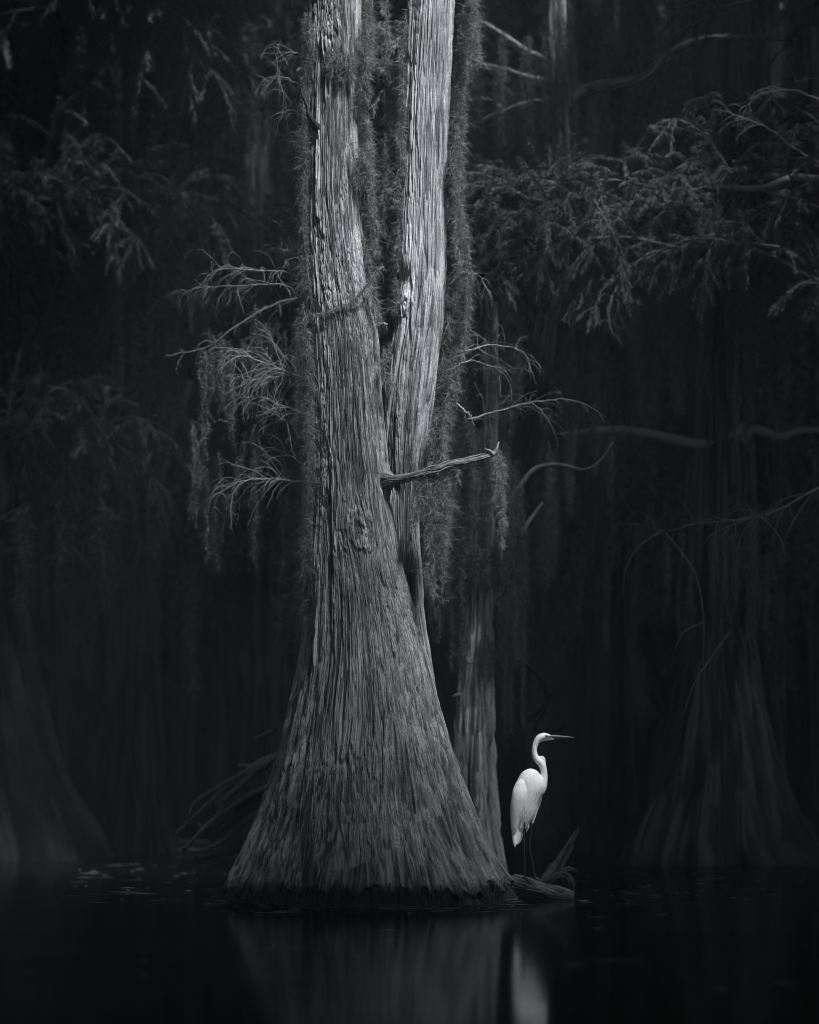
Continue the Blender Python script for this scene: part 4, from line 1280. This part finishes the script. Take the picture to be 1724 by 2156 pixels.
tube(mb, resample(PL([(1060, 1560), (1100, 1530), (1150, 1480), (1180, 1440)], 15.3), 20), [.02, .012], 8, .1, rng, tone=.3)
tag(mb.build("curling_vine", M_HEAP), "dark curling vine in the gloom above the egret's head", "vine")

mb = MB()
for k in range(260):
    zone = rng.random()
    if zone < .30:
        px, py = rng.uniform(150, 520), rng.uniform(1800, 1905)
    elif zone < .65:
        px, py = rng.uniform(470, 1110), rng.uniform(1893, 1925)
    elif zone < .9:
        px, py = rng.uniform(1180, 1700), rng.uniform(1830, 1905)
    else:
        px, py = rng.uniform(0, 1724), rng.uniform(1900, 2100)
    Y = CAMZ * F / (py - HZ)
    c = P(px, py, Y)
    c[2] = 0.004
    L = rng.exponential(.035) + .006
    a = rng.normal(0, .3)
    w = rng.uniform(.004, .010)
    d = np.array([math.cos(a), math.sin(a), 0])
    s = np.array([-math.sin(a), math.cos(a), 0])
    mb.add([c - d * L, c - s * w, c + d * L, c + s * w, c + [0, 0, .003]], None, [(0, 1, 4), (1, 2, 4), (2, 3, 4), (3, 0, 4)], np.full(5, rng.random()))
tag(mb.build("floating_debris", M_BMOSS), "scattered flecks of leaf and bark floating on the black water", kind="stuff")

# ------------------------------------------------------------------ the damp air of the swamp
m = bpy.data.materials.new("damp_air")
m.use_nodes = True
m.node_tree.nodes.clear()
ou = m.node_tree.nodes.new("ShaderNodeOutputMaterial")
pv = m.node_tree.nodes.new("ShaderNodeVolumePrincipled")
pv.inputs["Color"].default_value = (0.80, 0.84, 0.92, 1)
pv.inputs["Density"].default_value = 0.0045
pv.inputs["Anisotropy"].default_value = 0.0
m.node_tree.links.new(pv.outputs[0], ou.inputs["Volume"])
mb = MB()
x, y0, y1, z0, z1 = 130, -65, 125, -1.2, 27
mb.add([(-x, y0, z0), (x, y0, z0), (x, y1, z0), (-x, y1, z0), (-x, y0, z1), (x, y0, z1), (x, y1, z1), (-x, y1, z1)],
       [(3, 2, 1, 0), (4, 5, 6, 7), (0, 1, 5, 4), (1, 2, 6, 5), (2, 3, 7, 6), (3, 0, 4, 7)])
tag(mb.build("haze", m, smooth=False), "thin damp haze hanging in the air of the swamp", kind="stuff")

# ------------------------------------------------------------------ light, world, camera
w = bpy.data.worlds.new("World")
SC.world = w
w.use_nodes = True
nt = w.node_tree
sky = nt.nodes.new("ShaderNodeTexSky")
sky.sky_type = 'NISHITA'
sky.sun_disc = False
sky.sun_elevation = SUN_EL
sky.sun_rotation = math.atan2(sdir[0], sdir[1])
bw = nt.nodes.new("ShaderNodeHueSaturation")          # black-and-white picture: keep only a trace of the blue
bw.inputs["Saturation"].default_value = 0.22
nt.links.new(sky.outputs[0], bw.inputs["Color"])
nt.links.new(bw.outputs[0], nt.nodes["Background"].inputs["Color"])
nt.nodes["Background"].inputs["Strength"].default_value = 0.05

sl = bpy.data.lights.new("sun", 'SUN')
sl.energy = 4.0
sl.angle = math.radians(10)
sl.color = (0.965, 0.985, 1.0)
so = bpy.data.objects.new("sun", sl)
COL.objects.link(so)
so.location = (4, -4, 20)
from mathutils import Vector
so.rotation_euler = Vector(sdir).to_track_quat('Z', 'Y').to_euler()

cd = bpy.data.cameras.new("camera")
cd.sensor_fit = 'HORIZONTAL'
cd.sensor_width = 36
cd.lens = 36 * F / 1724
cd.shift_y = (HZ - 1077.5) / 1724
cd.clip_end = 500
cd.dof.use_dof = True
cd.dof.focus_distance = 11.85
cd.dof.aperture_fstop = 1.3
co = bpy.data.objects.new("camera", cd)
COL.objects.link(co)
co.location = (0, 0, CAMZ)
co.rotation_euler = (math.radians(90), 0, 0)
SC.camera = co

SC.view_settings.view_transform = 'Standard'
SC.view_settings.look = 'None'
SC.view_settings.exposure = 1.35
SC.cycles.filter_width = 1.1
SC.view_settings.gamma = 1.0
SC.cycles.use_denoising = True
SC.cycles.max_bounces = 5
SC.cycles.volume_bounces = 0
SC.cycles.volume_step_rate = 10
SC.cycles.diffuse_bounces = 2
SC.cycles.glossy_bounces = 3
